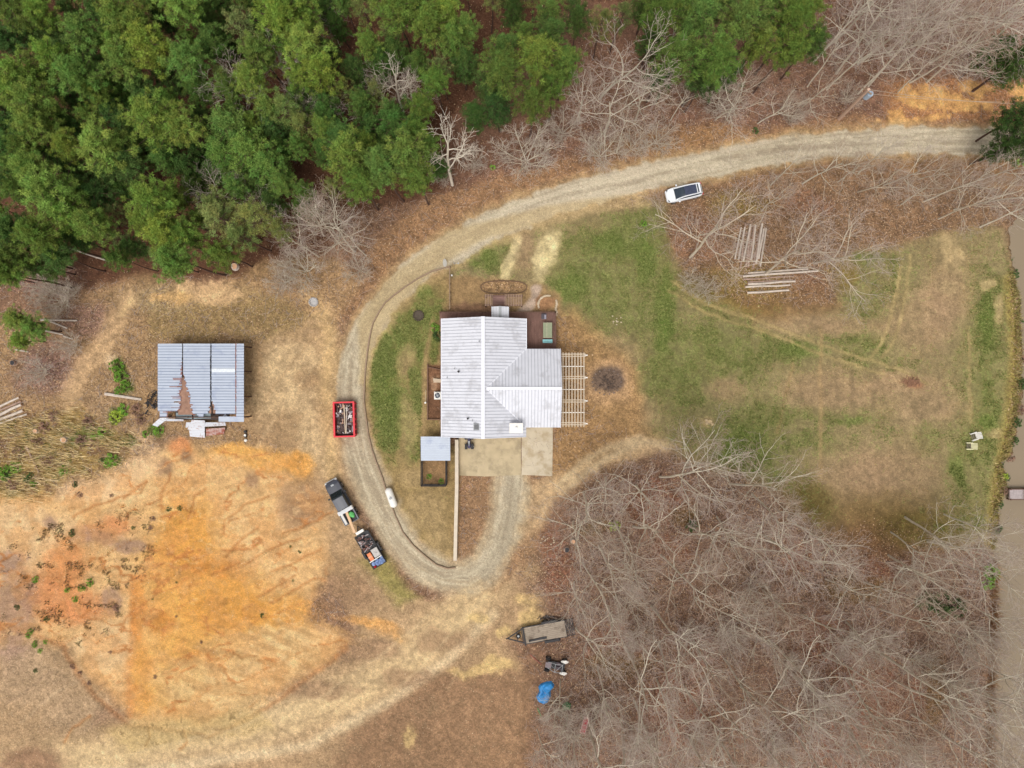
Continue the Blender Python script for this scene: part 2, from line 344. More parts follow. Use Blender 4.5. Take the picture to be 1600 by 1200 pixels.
# field
FIELD = [(700, 400), (820, 350), (920, 325), (1040, 318), (1060, 420), (1150, 470), (1290, 470), (1330, 380), (1420, 370), (1560, 330), (1592, 440), (1584, 700), (1560, 850), (1460, 860), (1380, 880), (1290, 850), (1200, 760), (1080, 720), (1000, 690), (930, 650), (910, 540), (880, 490), (700, 490)]
lay(mpoly(FIELD, 14), (160, 142, 102), .95, grass=.5, litter=.2)
lay(mpoly([(880, 400), (1040, 330), (1050, 420), (1120, 480), (1300, 540), (1230, 600), (1260, 740), (1100, 730), (1000, 640), (900, 540)], 40), (140, 138, 88), .36, grass=.58)
lay(mpoly([(1500, 430), (1590, 420), (1590, 700), (1560, 830), (1470, 840), (1490, 640)], 26), (138, 138, 82), .45, grass=.62)
lay(mell(1380, 470, 60, 90, soft=.6), (140, 136, 84), .4, grass=.6)
for c in ((960, 470, 70, 120, 0), (1080, 560, 80, 60, 10), (1050, 600, 70, 50), (1130, 540, 60, 30, 20), (900, 420, 50, 60), (1000, 360, 50, 40), (1230, 545, 60, 26), (1350, 540, 40, 50), (1160, 700, 60, 50), (1200, 730, 60, 50), (1290, 650, 90, 16), (1200, 650, 40, 20), (1270, 690, 60, 16), (1540, 560, 14, 80), (1530, 690, 24, 50), (1545, 640, 20, 50), (1350, 400, 30, 20), (1450, 690, 20, 30), (770, 400, 40, 26)):
    lay(mell(*c, soft=.6), (130, 134, 76), .7, grass=.68, brk=.4, ca=.65)
for c in ((890, 450, 24, 26), (960, 380, 26, 20), (1010, 400, 20, 40), (1040, 470, 12, 60, 0), (1035, 520, 12, 30), (1160, 690, 36, 34), (1500, 735, 12, 24), (1545, 500, 12, 40), (1540, 665, 14, 12), (1330, 655, 22, 8), (750, 400, 26, 16), (1150, 720, 40, 26), (1250, 545, 30, 10)):
    lay(mell(*c, soft=.6), (106, 132, 56), .8, grass=.88, brk=.35, ca=.8)
for c in ((1300, 610, 90, 40), (1440, 500, 60, 50), (1250, 500, 60, 26), (1410, 600, 60, 20), (1400, 740, 90, 50), (1330, 760, 70, 60), (1450, 640, 60, 30), (980, 640, 60, 30), (960, 560, 50, 40), (1130, 610, 30, 20), (1340, 510, 60, 16), (1480, 470, 40, 60), (820, 390, 20, 30)):
    lay(mell(*c, soft=.6), (172, 142, 110), .65, grass=.22, brk=.3)
lay(mell(1380, 850, 90, 46, soft=.6), (122, 88, 60), .85, grass=.1, litter=.8); lay(mell(1380, 800, 100, 30, soft=.7), (132, 108, 66), .6, grass=.3)
lay(mell(1440, 830, 60, 30), (112, 100, 50), .6, grass=.5); lay(mell(1260, 790, 40, 40, soft=.6), (118, 102, 56), .8, grass=.5)
for c in ((1480, 452, 16, 12), (1562, 485, 8, 20), (1540, 445, 10, 10), (1550, 680, 14, 10), (1110, 660, 9, 10), (1425, 597, 24, 10), (1486, 395, 20, 30)): lay(mell(*c), (192, 166, 122), .6, brk=.4, grass=.1)
lay(mell(1425, 597, 20, 8), (150, 100, 76), .6, brk=.5)
lay(mpoly([(1040, 330), (1100, 300), (1220, 290), (1420, 280), (1600, 300), (1580, 340), (1420, 380), (1330, 400), (1300, 470), (1160, 470), (1070, 430)], 14), (140, 110, 80), .93, grass=.12, litter=1, brk=.2)
for c in ((1090, 370, 40, 46), (1250, 320, 60, 20), (1240, 440, 50, 20)): lay(mell(*c), (144, 100, 76), .5, brk=.4)
for c in ((1180, 450, 60, 40), (1160, 320, 50, 20), (1320, 430, 24, 20), (1130, 440, 60, 26)): lay(mell(*c), (138, 116, 62), .8, grass=.35, brk=.3)
lay(mpoly([(1100, 250), (1400, 238), (1600, 240), (1600, 300), (1400, 290), (1100, 300)], 12), (150, 116, 82), .85)
lay(mpoly([(1150, 455), (1290, 450), (1310, 480), (1180, 500)], 12), (140, 108, 72), .6)
for t in ([(1050, 440), (1100, 475), (1180, 500), (1260, 530), (1330, 555), (1400, 575), (1450, 600)], [(1045, 455), (1110, 492), (1200, 520), (1300, 560), (1380, 585)], [(1408, 415), (1402, 450), (1393, 490), (1380, 530), (1362, 560)], [(1424, 400), (1418, 440), (1410, 490), (1398, 530), (1378, 560)]):
    lay(mline(t, 2.2, 2.5), (178, 156, 106), .7, grass=0)
lay(mline([(1040, 330), (1034, 400), (1050, 450), (1110, 485), (1200, 525)], 6, 8), (112, 112, 56), .5, grass=.6, ca=.4)
lay(mline([(1282, 510), (1282, 740)], 3, 4), (186, 154, 108), .55, grass=0, brk=.3); lay(mline([(1240, 560), (1214, 680)], 2, 3), (180, 144, 100), .4)
lay(mline([(1514, 520), (1516, 660)], 2.5, 3), (186, 158, 110), .45, grass=0)
COL = COL * (1 + .16 * (NSV - .5) * mpoly(FIELD, 20))[:, None]
# yard round the house
LAWN = [(572, 600), (578, 540), (592, 500), (625, 455), (665, 432), (702, 424), (702, 490), (690, 500), (688, 690), (720, 700), (716, 870), (690, 880), (640, 830), (610, 770), (584, 690)]
lay(mpoly(LAWN, 6, sx, sy), (160, 136, 92), .95, grass=.3, litter=.3)
for c in ((605, 600, 30, 110), (668, 470, 26, 30), (640, 520, 40, 40), (600, 640, 18, 60), (625, 640, 20, 40), (600, 560, 22, 40), (650, 600, 12, 60), (640, 690, 12, 30), (675, 530, 10, 40), (650, 450, 30, 14)):
    lay(mell(*c, soft=.5), (110, 130, 60), .85, grass=.82, brk=.5, ca=.6)
lay(mline([(676, 500), (664, 560), (662, 680), (664, 760)], 3, 4), (176, 146, 104), .8, grass=0)
for c in ((633, 660, 16, 50), (645, 745, 20, 16), (630, 560, 14, 30), (670, 800, 30, 30), (690, 850, 20, 30)): lay(mell(*c), (178, 152, 110), .6, grass=.1, brk=.3)
lay(mpoly([(706, 430), (760, 432), (850, 440), (880, 470), (880, 492), (702, 492)], 6), (170, 138, 98), .9, grass=.05)
for c in ((800, 400, 10, 40, 20), (845, 400, 8, 22, 15), (856, 400, 14, 44, 24), (865, 385, 8, 14)): lay(mell(*c, soft=.5), (232, 210, 158), .8, brk=.35, grass=0)
lay(mell(785, 448, 36, 11, soft=.15, x=sx, y=sy), (176, 142, 100), .9, litter=1); lay(mell(745, 482, 40, 8), (152, 116, 92), .8)
lay(mline([(815, 488), (826, 478), (836, 465), (838, 452)], 7, 3), (206, 182, 164), .85, litter=.2); lay(mell(856, 476, 14, 14, soft=.2), (168, 126, 92), .9)
lay(mpoly([(862, 492), (905, 492), (950, 540), (1000, 580), (1010, 660), (1030, 690), (900, 770), (862, 770)], 16), (172, 136, 92), .9, grass=.05, litter=.6)
lay(mell(948, 602, 40, 36, soft=.3), (196, 158, 116), .8); lay(mell(948, 597, 24, 20, soft=.3), (112, 94, 82), .9, litter=.5)
lay(mpoly([(668, 570), (690, 570), (690, 655), (668, 655)], 2, PX, PY), (128, 92, 70), .95, grass=0); lay(mpoly([(676, 585), (690, 585), (690, 606), (676, 606)], 3), (186, 150, 118), .7, grass=0)
lay(mpoly([(658, 700), (705, 700), (700, 757), (660, 757)], 3, PX, PY), (150, 118, 84), .9, grass=.15)
lay(mpoly([(718, 745), (862, 745), (850, 860), (780, 920), (700, 905), (716, 870)], 10), (162, 128, 94), .9, litter=.6)
lay(mpoly([(862, 740), (905, 735), (960, 700), (1000, 685), (1060, 700), (1040, 720), (960, 725), (880, 770), (850, 820), (800, 850), (830, 760)], 12), (210, 178, 136), .85, brk=.2, litter=.3)
lay(mell(820, 810, 24, 40), (178, 148, 112), .5)
# lower right wood
LRW = [(880, 830), (900, 770), (960, 740), (1040, 720), (1160, 730), (1260, 810), (1330, 880), (1560, 850), (1580, 900), (1560, 1250), (2400, 2200), (830, 2200), (830, 1250), (850, 1100), (850, 960), (820, 900)]
lay(mpoly(LRW, 26), (128, 100, 82), .92, litter=1, grass=.03)
for c in ((1020, 790, 60, 40), (1050, 860, 40, 24), (1350, 1100, 60, 90), (1280, 1000, 50, 40), (1330, 1170, 60, 50), (960, 1010, 50, 34), (1090, 1020, 40, 30), (1060, 1110, 60, 60), (1250, 870, 30, 24), (1380, 900, 60, 30), (1440, 1090, 30, 40), (870, 880, 24, 60)):
    lay(mell(*c), (136, 92, 70), .8, brk=.35)
for c in ((1070, 810, 24, 14), (960, 1040, 50, 20), (1340, 920, 60, 20), (930, 820, 30, 10), (1460, 1080, 20, 60)): lay(mell(*c), (112, 90, 52), .7, brk=.3, grass=.3)
lay(mline([(1580, 440), (1590, 560), (1582, 640), (1572, 700), (1560, 760), (1550, 850)], 12, 8), (158, 140, 76), .85, grass=.3, litter=.8)
lay(mline([(1556, 900), (1548, 1000), (1546, 1100), (1550, 1250)], 9, 8), (176, 136, 98), .7)
# drive
ROAD = [(1700, 219), (1500, 219), (1400, 219), (1300, 225), (1200, 238), (1100, 258), (1000, 279), (900, 304), (820, 331), (750, 362), (690, 396), (640, 432), (600, 472), (570, 518), (553, 560), (546, 605), (551, 660), (566, 720), (590, 780), (620, 838), (655, 880), (692, 900), (730, 902), (760, 884), (782, 850), (794, 800), (798, 750)]
rd = pdist(ROAD, PX + 12 * (N2 - .5) + 8 * (N1 - .5), PY + 12 * (fbm(PX, PY, 12, 3, 44) - .5) + 8 * (fbm(PX, PY, 40, 3, 45) - .5))
best = np.full(len(PX), 1e9); RT = np.zeros(len(PX)); RO = np.zeros(len(PX)); acc = 0
for (x0, y0), (x1, y1) in zip(ROAD[:-1], ROAD[1:]):
    vx, vy = x1 - x0, y1 - y0; L_ = math.hypot(vx, vy); t = np.clip(((PX - x0) * vx + (PY - y0) * vy) / L_ / L_, 0, 1)
    d = np.hypot(PX - x0 - t * vx, PY - y0 - t * vy); m_ = d < best; best[m_] = d[m_]; RT[m_] = acc + t[m_] * L_; RO[m_] = ((PX - x0) * vy - (PY - y0) * vx)[m_] / L_; acc += L_
RS = fbm(RT * .035 + 50, RO + 50, 4, 3, 91); RS2 = fbm(RT * .05 + 90, RO + 90, 3, 3, 95)
rw = 21 - 3 * sst(700, 900, PY) + 3 * sst(1100, 900, PX) * (PY < 420)
lay(1 - sst(rw - 1, rw + 16, rd), (198, 168, 122), .7 , litter=.3, grass=0)
low = sst(640, 760, PY); rm = 1 - sst(rw - 4 - 8 * low, rw + 2 + 16 * low, rd + 3 * (N2 - .5))
lay(rm, (208, 193, 168), .95 * (1 - .35 * low * sst(.45, .6, N24)), grass=0, litter=.12)
left = sst(700, 560, PX) * (PY > 400) + sst(700, 850, PY)
lay(rm * np.clip(left, 0, 1), (178, 160, 132), .8)
lay(rm * (1 - sst(2, 6, np.abs(rd - 9))) * sst(.3, .6, RS), (226, 212, 184), .7)
lay(rm * (1 - sst(2, 6, rd)), (172, 156, 132), .45)
lay(rm * sst(.5, .6, RS), (168, 152, 126), .5)
lay(rm * sst(.52, .62, RS2), (226, 212, 182), .5)
lay((1 - sst(4, 14, pdist([(798, 750), (800, 800), (790, 850), (760, 895)], sx, sy))), (172, 158, 134), .6, litter=.2)
lay(mpoly([(560, 500), (600, 440), (700, 360), (860, 320), (1010, 300), (1020, 320), (900, 340), (760, 372), (680, 420), (610, 490), (585, 540), (575, 600), (562, 600)], 5, sx, sy), (196, 170, 124), .6, grass=.05)
GR = GR * (.6 + .5 * sst(.36, .62, .45 * N2 + .35 * N4 + .2 * NSV))
for t in ([(880, 770), (920, 735), (965, 706), (1010, 690), (1045, 697)], [(872, 760), (910, 722), (950, 698), (1000, 684)]): lay(mline(t, 6, 7), (222, 196, 156), .7, litter=.2, brk=.25)
for t, c_ in (([(770, 915), (700, 965), (620, 1040), (520, 1110), (380, 1160), (200, 1200)], (168, 140, 106)), ([(752, 905), (690, 945), (600, 1020), (500, 1090), (360, 1140), (180, 1185)], (220, 194, 150)), ([(790, 900), (740, 950), (660, 1040), (560, 1130), (400, 1190)], (220, 194, 150)), ([(815, 880), (790, 930), (740, 1000), (700, 1080)], (206, 176, 134)), ([(400, 700), (440, 640), (500, 560), (530, 520)], (222, 192, 148)), ([(390, 660), (430, 600), (480, 540), (520, 490)], (164, 132, 96)), ([(520, 640), (500, 720), (470, 760), (440, 730)], (170, 138, 102)), ([(250, 515), (330, 512), (420, 520), (500, 530)], (186, 156, 112)), ([(250, 500), (340, 498), (430, 508), (510, 512)], (150, 124, 84)), ([(575, 890), (620, 935), (700, 950)], (196, 168, 126)), ([(540, 860), (590, 930), (660, 975)], (206, 176, 132)), ([(30, 1130), (90, 1080), (130, 1060)], (206, 178, 142)), ([(10, 1100), (80, 1050)], (150, 124, 100))):
    lay(mline(t, 1.6, 2.6), c_, .45, brk=.25)
# pond
POND = [(1640, 330), (1600, 334), (1590, 345), (1579, 358), (1580, 378), (1586, 400), (1587, 430), (1592, 450), (1598, 470), (1600, 520), (1600, 600), (1600, 640), (1592, 655), (1588, 682), (1583, 715), (1568, 724), (1577, 747), (1576, 765), (1566, 787), (1562, 827), (1558, 862), (1557, 900), (1558, 960), (1556, 1050), (1554, 1120), (1556, 1260), (1560, 1500), (2600, 1500), (2600, 330)]
px_ = PX + 18 * (N2 - .5) + 5 * (N4 - .5); py_ = PY + 5 * (N4 - .5)
pd = pdist(POND, px_, py_, True); psd = np.where(inside(POND, px_, py_), pd, -pd)
lay(sst(-6, 1, psd), (96, 74, 52), .8, grass=0, litter=.6)
HT = HT - .25 * sst(-18, -4, psd) - 1.4 * sst(-4, 12, psd)
# flatten under buildings
HT = HT * (1 - mpoly([(640, 470), (880, 470), (925, 540), (925, 680), (870, 760), (640, 770)], 16, PX, PY)) * (1 - mpoly([(240, 530), (390, 530), (390, 690), (240, 690)], 16, PX, PY))
COL = COL * (1 + .36 * (N4 - .5) + .2 * (N2 - .5) + .08 * (N3 - .5)) [:, None] ** (1 - .7 * rm - .35 * PM)[:, None]
pk = sst(.2, 1, LI); COL[:, 2] *= 1 + .03 * pk
far = sst(40, 400, np.maximum(np.maximum(-PX, PX - 1600), np.maximum(-PY, PY - 1200)))
HTg = HT.reshape(NY, NX)
def zg(px, py):
    i = int(np.clip(np.searchsorted(gx, px), 1, NX - 1)); j = int(np.clip(np.searchsorted(gy, py), 1, NY - 1))
    return float(HTg[j - 1:j + 1, i - 1:i + 1].min())
def G(px, py):                              # point on the ground at photo pixel
    v = W(px, py); v.z = zg(px, py); return v
def gmat():
    m = bpy.data.materials.new('earth'); m.use_nodes = True; nt = m.node_tree; L = nt.links.new
    b = nt.nodes['Principled BSDF']; b.inputs['Roughness'].default_value = .95; b.inputs['Specular IOR Level'].default_value = .1
    def nd(t): return nt.nodes.new(t)
    ac = nd('ShaderNodeAttribute'); ac.attribute_name = 'Col'
    am = nd('ShaderNodeAttribute'); am.attribute_name = 'Cover'
    sp = nd('ShaderNodeSeparateColor'); L(am.outputs['Color'], sp.inputs[0])
    tc = nd('ShaderNodeTexCoord')
    def noise(s_, d=5, r=.6):
        n = nd('ShaderNodeTexNoise'); n.inputs['Scale'].default_value = s_; n.inputs['Detail'].default_value = d; n.inputs['Roughness'].default_value = r
        L(tc.outputs['Object'], n.inputs[0]); return n
    def math_(op, a, b_=None, c=None):
        q = nd('ShaderNodeMath'); q.operation = op
        for i, v in enumerate((a, b_, c)):
            if v is None: continue
            if isinstance(v, (int, float)): q.inputs[i].default_value = v
            else: L(v, q.inputs[i])
        return q.outputs[0]
    def mix(f, a, c, mode='MIX'):
        q = nd('ShaderNodeMix'); q.data_type = 'RGBA'; q.blend_type = mode
        for i, v in ((0, f), (6, a), (7, c)):
            if isinstance(v, (int, float)): q.inputs[i].default_value = v
            elif isinstance(v, tuple): q.inputs[i].default_value = v + (1,)
            else: L(v, q.inputs[i])
        return q.outputs[2]
    def ramp(v, lo, hi, a=0, c=1):
        q = nd('ShaderNodeMapRange'); q.inputs[1].default_value = lo; q.inputs[2].default_value = hi; q.inputs[3].default_value = a; q.inputs[4].default_value = c
        L(v, q.inputs[0]); return q.outputs[0]
    n1 = noise(.8, 6); n2 = noise(3.2, 5, .7); n3 = noise(9, 3, .7)
    vo = nd('ShaderNodeTexVoronoi'); vo.inputs['Scale'].default_value = 5.5; L(tc.outputs['Object'], vo.inputs[0])
    vs_ = nd('ShaderNodeSeparateColor'); L(vo.outputs['Color'], vs_.inputs[0])
    # grass over soil
    g = math_('ADD', sp.outputs[0], math_('MULTIPLY', math_('SUBTRACT', n2.outputs[0], .5), 1.5))
    g = math_('ADD', g, math_('MULTIPLY', math_('SUBTRACT', n1.outputs[0], .5), 1.3))
    gm = ramp(g, .5, .68)
    gc = mix(ramp(n3.outputs[0], .35, .65), lin((90, 108, 52)), lin((150, 146, 92)))
    c1 = mix(math_('MULTIPLY', gm, .62), ac.outputs['Color'], gc)
    # litter: leaf sized flecks
    lf = ramp(vs_.outputs[0], 0, 1, .52, 1.52)
    amt = math_('MULTIPLY', sp.outputs[1], .85)
    lfm = math_('ADD', math_('MULTIPLY', math_('SUBTRACT', lf, 1.0), amt), 1.0)
    fn = ramp(n3.outputs[0], .3, .7, .72, 1.28); fn2 = ramp(n2.outputs[0], .3, .7, .84, 1.16)
    k = math_('MULTIPLY', math_('MULTIPLY', lfm, fn), fn2)
    cc = nd('ShaderNodeCombineColor'); [L(k, cc.inputs[i]) for i in range(3)]
    c2 = mix(1.0, c1, cc.outputs[0], 'MULTIPLY'); L(c2, b.inputs['Base Color'])
    bp = nd('ShaderNodeBump'); bp.inputs['Strength'].default_value = .7; bp.inputs['Distance'].default_value = .12
    L(math_('ADD', n2.outputs[0], math_('MULTIPLY', n3.outputs[0], .6)), bp.inputs['Height']); L(bp.outputs[0], b.inputs['Normal'])
    return m
EARTH = gmat()
verts = np.stack([(PX - 800) * S, (600 - PY) * S, HT], 1)
LC = np.clip(linA(np.clip(COL, 0, 255)), 0, .8) * .8
idx = np.arange(NX * NY).reshape(NY, NX)
q = np.stack([idx[:-1, :-1], idx[1:, :-1], idx[1:, 1:], idx[:-1, 1:]], -1).reshape(-1, 4)
qc = q[:, 0]
zone = np.zeros(len(PX), int)
zone[(LI > .55)] = 1
fm = mpoly(FIELD, 14) > .5; zone[fm | (mpoly(LAWN, 6, sx, sy) > .5)] = 2
zone[mpoly(pit, 14) > .5] = 3
zone[mpoly([(1040, 330), (1100, 300), (1220, 290), (1420, 280), (1600, 300), (1580, 340), (1420, 380), (1330, 400), (1300, 470), (1160, 470), (1070, 430)], 14) > .5] = 1
zone[mpoly(LRW, 20) > .5] = 1
zone[rm > .5] = 4
zone[psd > -2] = 5
def gpart(name, z):
    f = q[zone[qc] == z]
    if not len(f): return
    used, inv = np.unique(f, return_inverse=True); f2 = inv.reshape(-1, 4)
    o = np_mesh(name, verts[used], 4, LC[used], EARTH, None, f2)
    a = o.data.color_attributes.new('Cover', 'FLOAT_COLOR', 'POINT')
    c4 = np.ones((len(used), 4), np.float32); c4[:, 0] = np.clip(GR[used], 0, 1); c4[:, 1] = LI[used]; c4[:, 2] = 0; a.data.foreach_set('color', c4.ravel())
    o.data.polygons.foreach_set('use_smooth', np.ones(len(o.data.polygons), bool))
    o['kind'] = 'structure'; return o
for nm, z in (('ground', 0), ('forest_floor', 1), ('field', 2), ('bare_soil_slope', 3), ('road', 4), ('pond_bed', 5)): gpart(nm, z)
# water
mw = mat('water', (138, 122, 100), rough=.12, var=.04, scale=.25, spec=.5)
mb = MB(); mb.box(56, 190, -75, 24, -1.0, -.42)
o = mb.build('water', mw); o['kind'] = 'structure'
# ------------------------------------------------------------------ materials for built things
M = lambda *a, **k: mat(*a, **k)
m_roof = M('roof_metal', (214, 214, 220), rough=.5, var=.04, scale=1.5, spec=.3, stain=(190, 189, 193), stain_amt=.4, stain_scale=.45)
m_rib = M('roof_seam', (178, 179, 187), rough=.5, var=.1, scale=2)  # greyer than the sheets: rib shadow and screw lines put into the colour
m_cap = M('ridge_cap_metal', (222, 222, 228), rough=.45, var=.03)
m_blue = M('blue_grey_sheet', (180, 187, 200), rough=.5, var=.05, scale=.8, stain=(160, 168, 188), stain_amt=.3, stain_scale=.6)
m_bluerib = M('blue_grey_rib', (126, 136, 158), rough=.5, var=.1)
m_rust = M('rust', (138, 84, 66), rough=.9, var=.3, scale=7)
m_whitesheet = M('bent_sheet', (206, 208, 214), rough=.5, var=.06, scale=2, stain=(146, 96, 78), stain_amt=.25, stain_scale=2.2)
m_wall = M('siding', (190, 180, 160), rough=.8, var=.06, scale=3)
m_deck = M('weathered_deck', (122, 92, 82), rough=.85, var=.25, scale=5, stretch=(1, .2, 1))
m_deckd = M('dark_deck_rail', (104, 78, 66), rough=.85, var=.2)
m_post = M('pale_wood', (206, 190, 168), rough=.8, var=.12)
m_wht = M('white_paint', (232, 228, 220), rough=.6, var=.04)
m_conc = M('concrete', (186, 168, 136), rough=.9, var=.12, scale=.9, stain=(160, 144, 116), stain_amt=.45, stain_scale=.5)
m_conc2 = M('pale_concrete', (196, 182, 158), rough=.9, var=.08, scale=1.4, stain=(176, 158, 130), stain_amt=.5, stain_scale=.6)
m_dark = M('dark_metal', (48, 46, 48), rough=.6, var=.2)
m_blk = M('black_plastic', (34, 33, 36), rough=.5, var=.2)
m_tyre = M('tyre_rubber', (38, 36, 36), rough=.9, var=.1)
m_rim = M('rim', (150, 150, 152), rough=.35, metal=.6, var=.1)
m_glass = M('glass', (40, 52, 64), rough=.08, var=.1, spec=.6)
m_grey = M('galvanised', (160, 162, 164), rough=.5, var=.1)
m_tim = M('edging_timber', (150, 128, 106), rough=.9, var=.2, scale=4)
m_timp = M('pale_timber', (196, 176, 152), rough=.85, var=.1, scale=3)
m_log = M('grey_log', (196, 182, 168), rough=.9, var=.2, scale=3)
m_logd = M('brown_log', (160, 134, 118), rough=.9, var=.25, scale=3)
m_cut = M('cut_wood', (206, 160, 124), rough=.9, var=.12)
m_red = M('red_paint', (196, 34, 44), rough=.45, var=.08)
m_bark = M('pine_bark', (92, 70, 60), rough=.95, var=.25, scale=4)
# ------------------------------------------------------------------ house
def wz(px, py, z): v = W(px, py, z); return v
X0, X1, Y0, Y1 = -8.5, 1.72, -6.42, 7.9; XR = -3.39; ZE = 3.0; ZR = 5.5; SL = (ZR - ZE) / (X1 - XR)
WX, WY0, WY1, WYR = 5.82, -5.25, 4.25, -.5; ZW = ZE + (WY1 - WYR) * SL
house = empty('house', (XR, 0, 0), 0, 'grey-walled house under a pale ribbed metal cross-gable roof inside the drive loop', 'house')
def loc(v): v = Vector(v); return v - Vector((XR, 0, 0))
def HB(mb, name, mats, **k):
    mb.v = [tuple(loc(v)) for v in mb.v]; return mb.build(name, mats, house, **k)
mb = MB(); mb.box(X0 + .45, X1 - .45, Y0 + .4, Y1 - .4, -.3, ZE); mb.box(X1 - .6, WX - .4, WY0 + .45, WY1 - .45, -.3, ZE - .02)
mb.add([(X0 + .45, Y1 - .42, ZE), (X1 - .45, Y1 - .42, ZE), (XR, Y1 - .42, ZR - .1)], [(0, 1, 2)]); mb.add([(X0 + .45, Y0 + .42, ZE), (X1 - .45, Y0 + .42, ZE), (XR, Y0 + .42, ZR - .1)], [(0, 2, 1)])
mb.add([(WX - .42, WY0 + .45, ZE), (WX - .42, WY1 - .45, ZE), (WX - .42, WYR, ZW - .1)], [(0, 1, 2)])
HB(mb, 'wall', m_wall)
T = .12
mb = MB()
mb.slab([(X0, Y0, ZE), (XR, Y0, ZR), (XR, Y1, ZR), (X0, Y1, ZE)][::-1], T)
mb.slab([(XR, Y0, ZR), (X1, Y0, ZE), (X1, Y1, ZE), (XR, Y1, ZR)][::-1], T)
VX = XR + (ZR - ZW) / SL
mb.slab([(X1, WY1, ZE + .01), (VX, WYR, ZW + .01), (WX, WYR, ZW + .01), (WX, WY1, ZE + .01)][::-1], T)
mb.slab([(X1, WY0, ZE + .01), (WX, WY0, ZE + .01), (WX, WYR, ZW + .01), (VX, WYR, ZW + .01)][::-1], T)
roof = HB(mb, 'roof', m_roof)
mb = MB(); mb2 = MB()
def zmain(x): return ZR - abs(x - XR) * SL
y = Y0 + .12
k = 0
while y < Y1:
    mb.bar((X0 + .02, y, ZE + .02), (XR - .12, y, zmain(XR - .12) + .02), .07, .06)
    # east slope, stops at the valley
    xe = X1 - .02
    if WY0 < y < WY1: xe = min(xe, VX + abs(y - WYR) - .05)
    if xe > XR + .3: mb.bar((XR + .12, y, zmain(XR + .12) + .02), (xe, y, zmain(xe) + .02), .07, .06)
    y += .385
x = VX + .35
while x < WX:
    for sg, ye in ((1, WY1), (-1, WY0)):
        yo = WYR + sg * min(abs(ye - WYR) - .02, x - VX - .03)
        mb.bar((x, WYR + sg * .12, ZW - .12 * SL + .03), (x, yo, ZW - abs(yo - WYR) * SL + .03), .07, .06)
    x += .385
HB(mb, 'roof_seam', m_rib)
mb = MB(); mb.bar((XR, Y0 - .02, ZR + .03), (XR, Y1 + .02, ZR + .03), .42, .07)
mb.bar((VX + .1, WYR, ZW + .05), (WX + .03, WYR, ZW + .05), .36, .07)
for ye in (WY1, WY0): mb.bar((VX, WYR, ZW + .03), (X1, ye, ZE + .03), .16, .05)
mb.bar((X0 - .03, Y0, ZE - .03), (X0 - .03, Y1, ZE - .03), .1, .14); mb.bar((X1 + .02, WY1, ZE - .03), (X1 + .02, Y1, ZE - .03), .1, .14)
mb.bar((WX + .03, WY0, ZE - .05), (WX + .03, WYR, ZW - .05), .08, .16); mb.bar((WX + .03, WY1, ZE - .05), (WX + .03, WYR, ZW - .05), .08, .16)
HB(mb, 'ridge_cap', m_cap)
# gable porch over the north door
c = W(781.5, 488, 2.7); hw = 1.06
mb = MB(); zt = 3.15
yb, yt = W(0, 498, 2.8).y - .3, W(0, 479, 2.8).y
mb.slab([(c.x - hw, yb, 2.7), (c.x, yb, zt), (c.x, yt, zt), (c.x - hw, yt, 2.7)][::-1], .08); mb.slab([(c.x, yb, zt), (c.x + hw, yb, 2.7), (c.x + hw, yt, 2.7), (c.x, yt, zt)][::-1], .08)
pr = HB(mb, 'porch_roof', m_cap)
mb = MB(); mb.bar((c.x, yb, zt + .03), (c.x, yt + .03, zt + .03), .3, .06)
for i in range(5):
    xx = .25 + i * .18
    for s_ in (-1, 1): mb.bar((c.x + s_ * xx, yb, zt - xx * .424 + .02), (c.x + s_ * xx, yt, zt - xx * .424 + .02), .03, .03)
for s_ in (-1, 1): mb.bar((c.x + s_ * (hw - .12), yt - .12, 0), (c.x + s_ * (hw - .12), yt - .12, 2.66), .1, .1)
mb.v = [tuple(loc(v)) for v in mb.v]; o = mb.build('porch_frame', m_grey, pr)
# chimney box (white capped) and curb vent
c = W(806.5, 668.5, 4.6); mb = MB(); mb.box(c.x - .72, c.x + .72, c.y - .55, c.y + .5, 3.2, 4.7); ch = HB(mb, 'chimney', M('chimney_siding', (214, 214, 218), var=.05))
mb = MB(); mb.box(c.x - .8, c.x + .8, c.y - .62, c.y + .57, 4.7, 4.8); mb.v = [tuple(loc(v)) for v in mb.v]; mb.build('chimney_cap', m_wht, ch)
mb = MB(); mb.cyl((c.x, c.y, 4.95), .14, .3, 10); mb.v = [tuple(loc(v)) for v in mb.v]; mb.build('flue', m_cap, ch)
c = W(744.5, 667, 5.2); mb = MB(); mb.box(c.x - .36, c.x + .36, c.y - .4, c.y + .4, 4.7, 5.32); mb.mi = 1; mb.box(c.x - .27, c.x + .27, c.y - .31, c.y + .31, 5.32, 5.34); HB(mb, 'attic_vent', [m_grey, M('vent_mesh', (110, 110, 112))])
for a, b_, r in ((716, 580.5, .13), (731, 654, .12), (709, 576, .06), (749, 534, .07), (738, 657.5, .05), (697, 590, .05)):
    c = W(a, b_, 4.7); z = zmain(c.x); mb = MB(); mb.cyl((c.x, c.y, z + .2), r, .5, 10); HB(mb, 'vent_pipe', m_dark if r > .1 else m_grey)
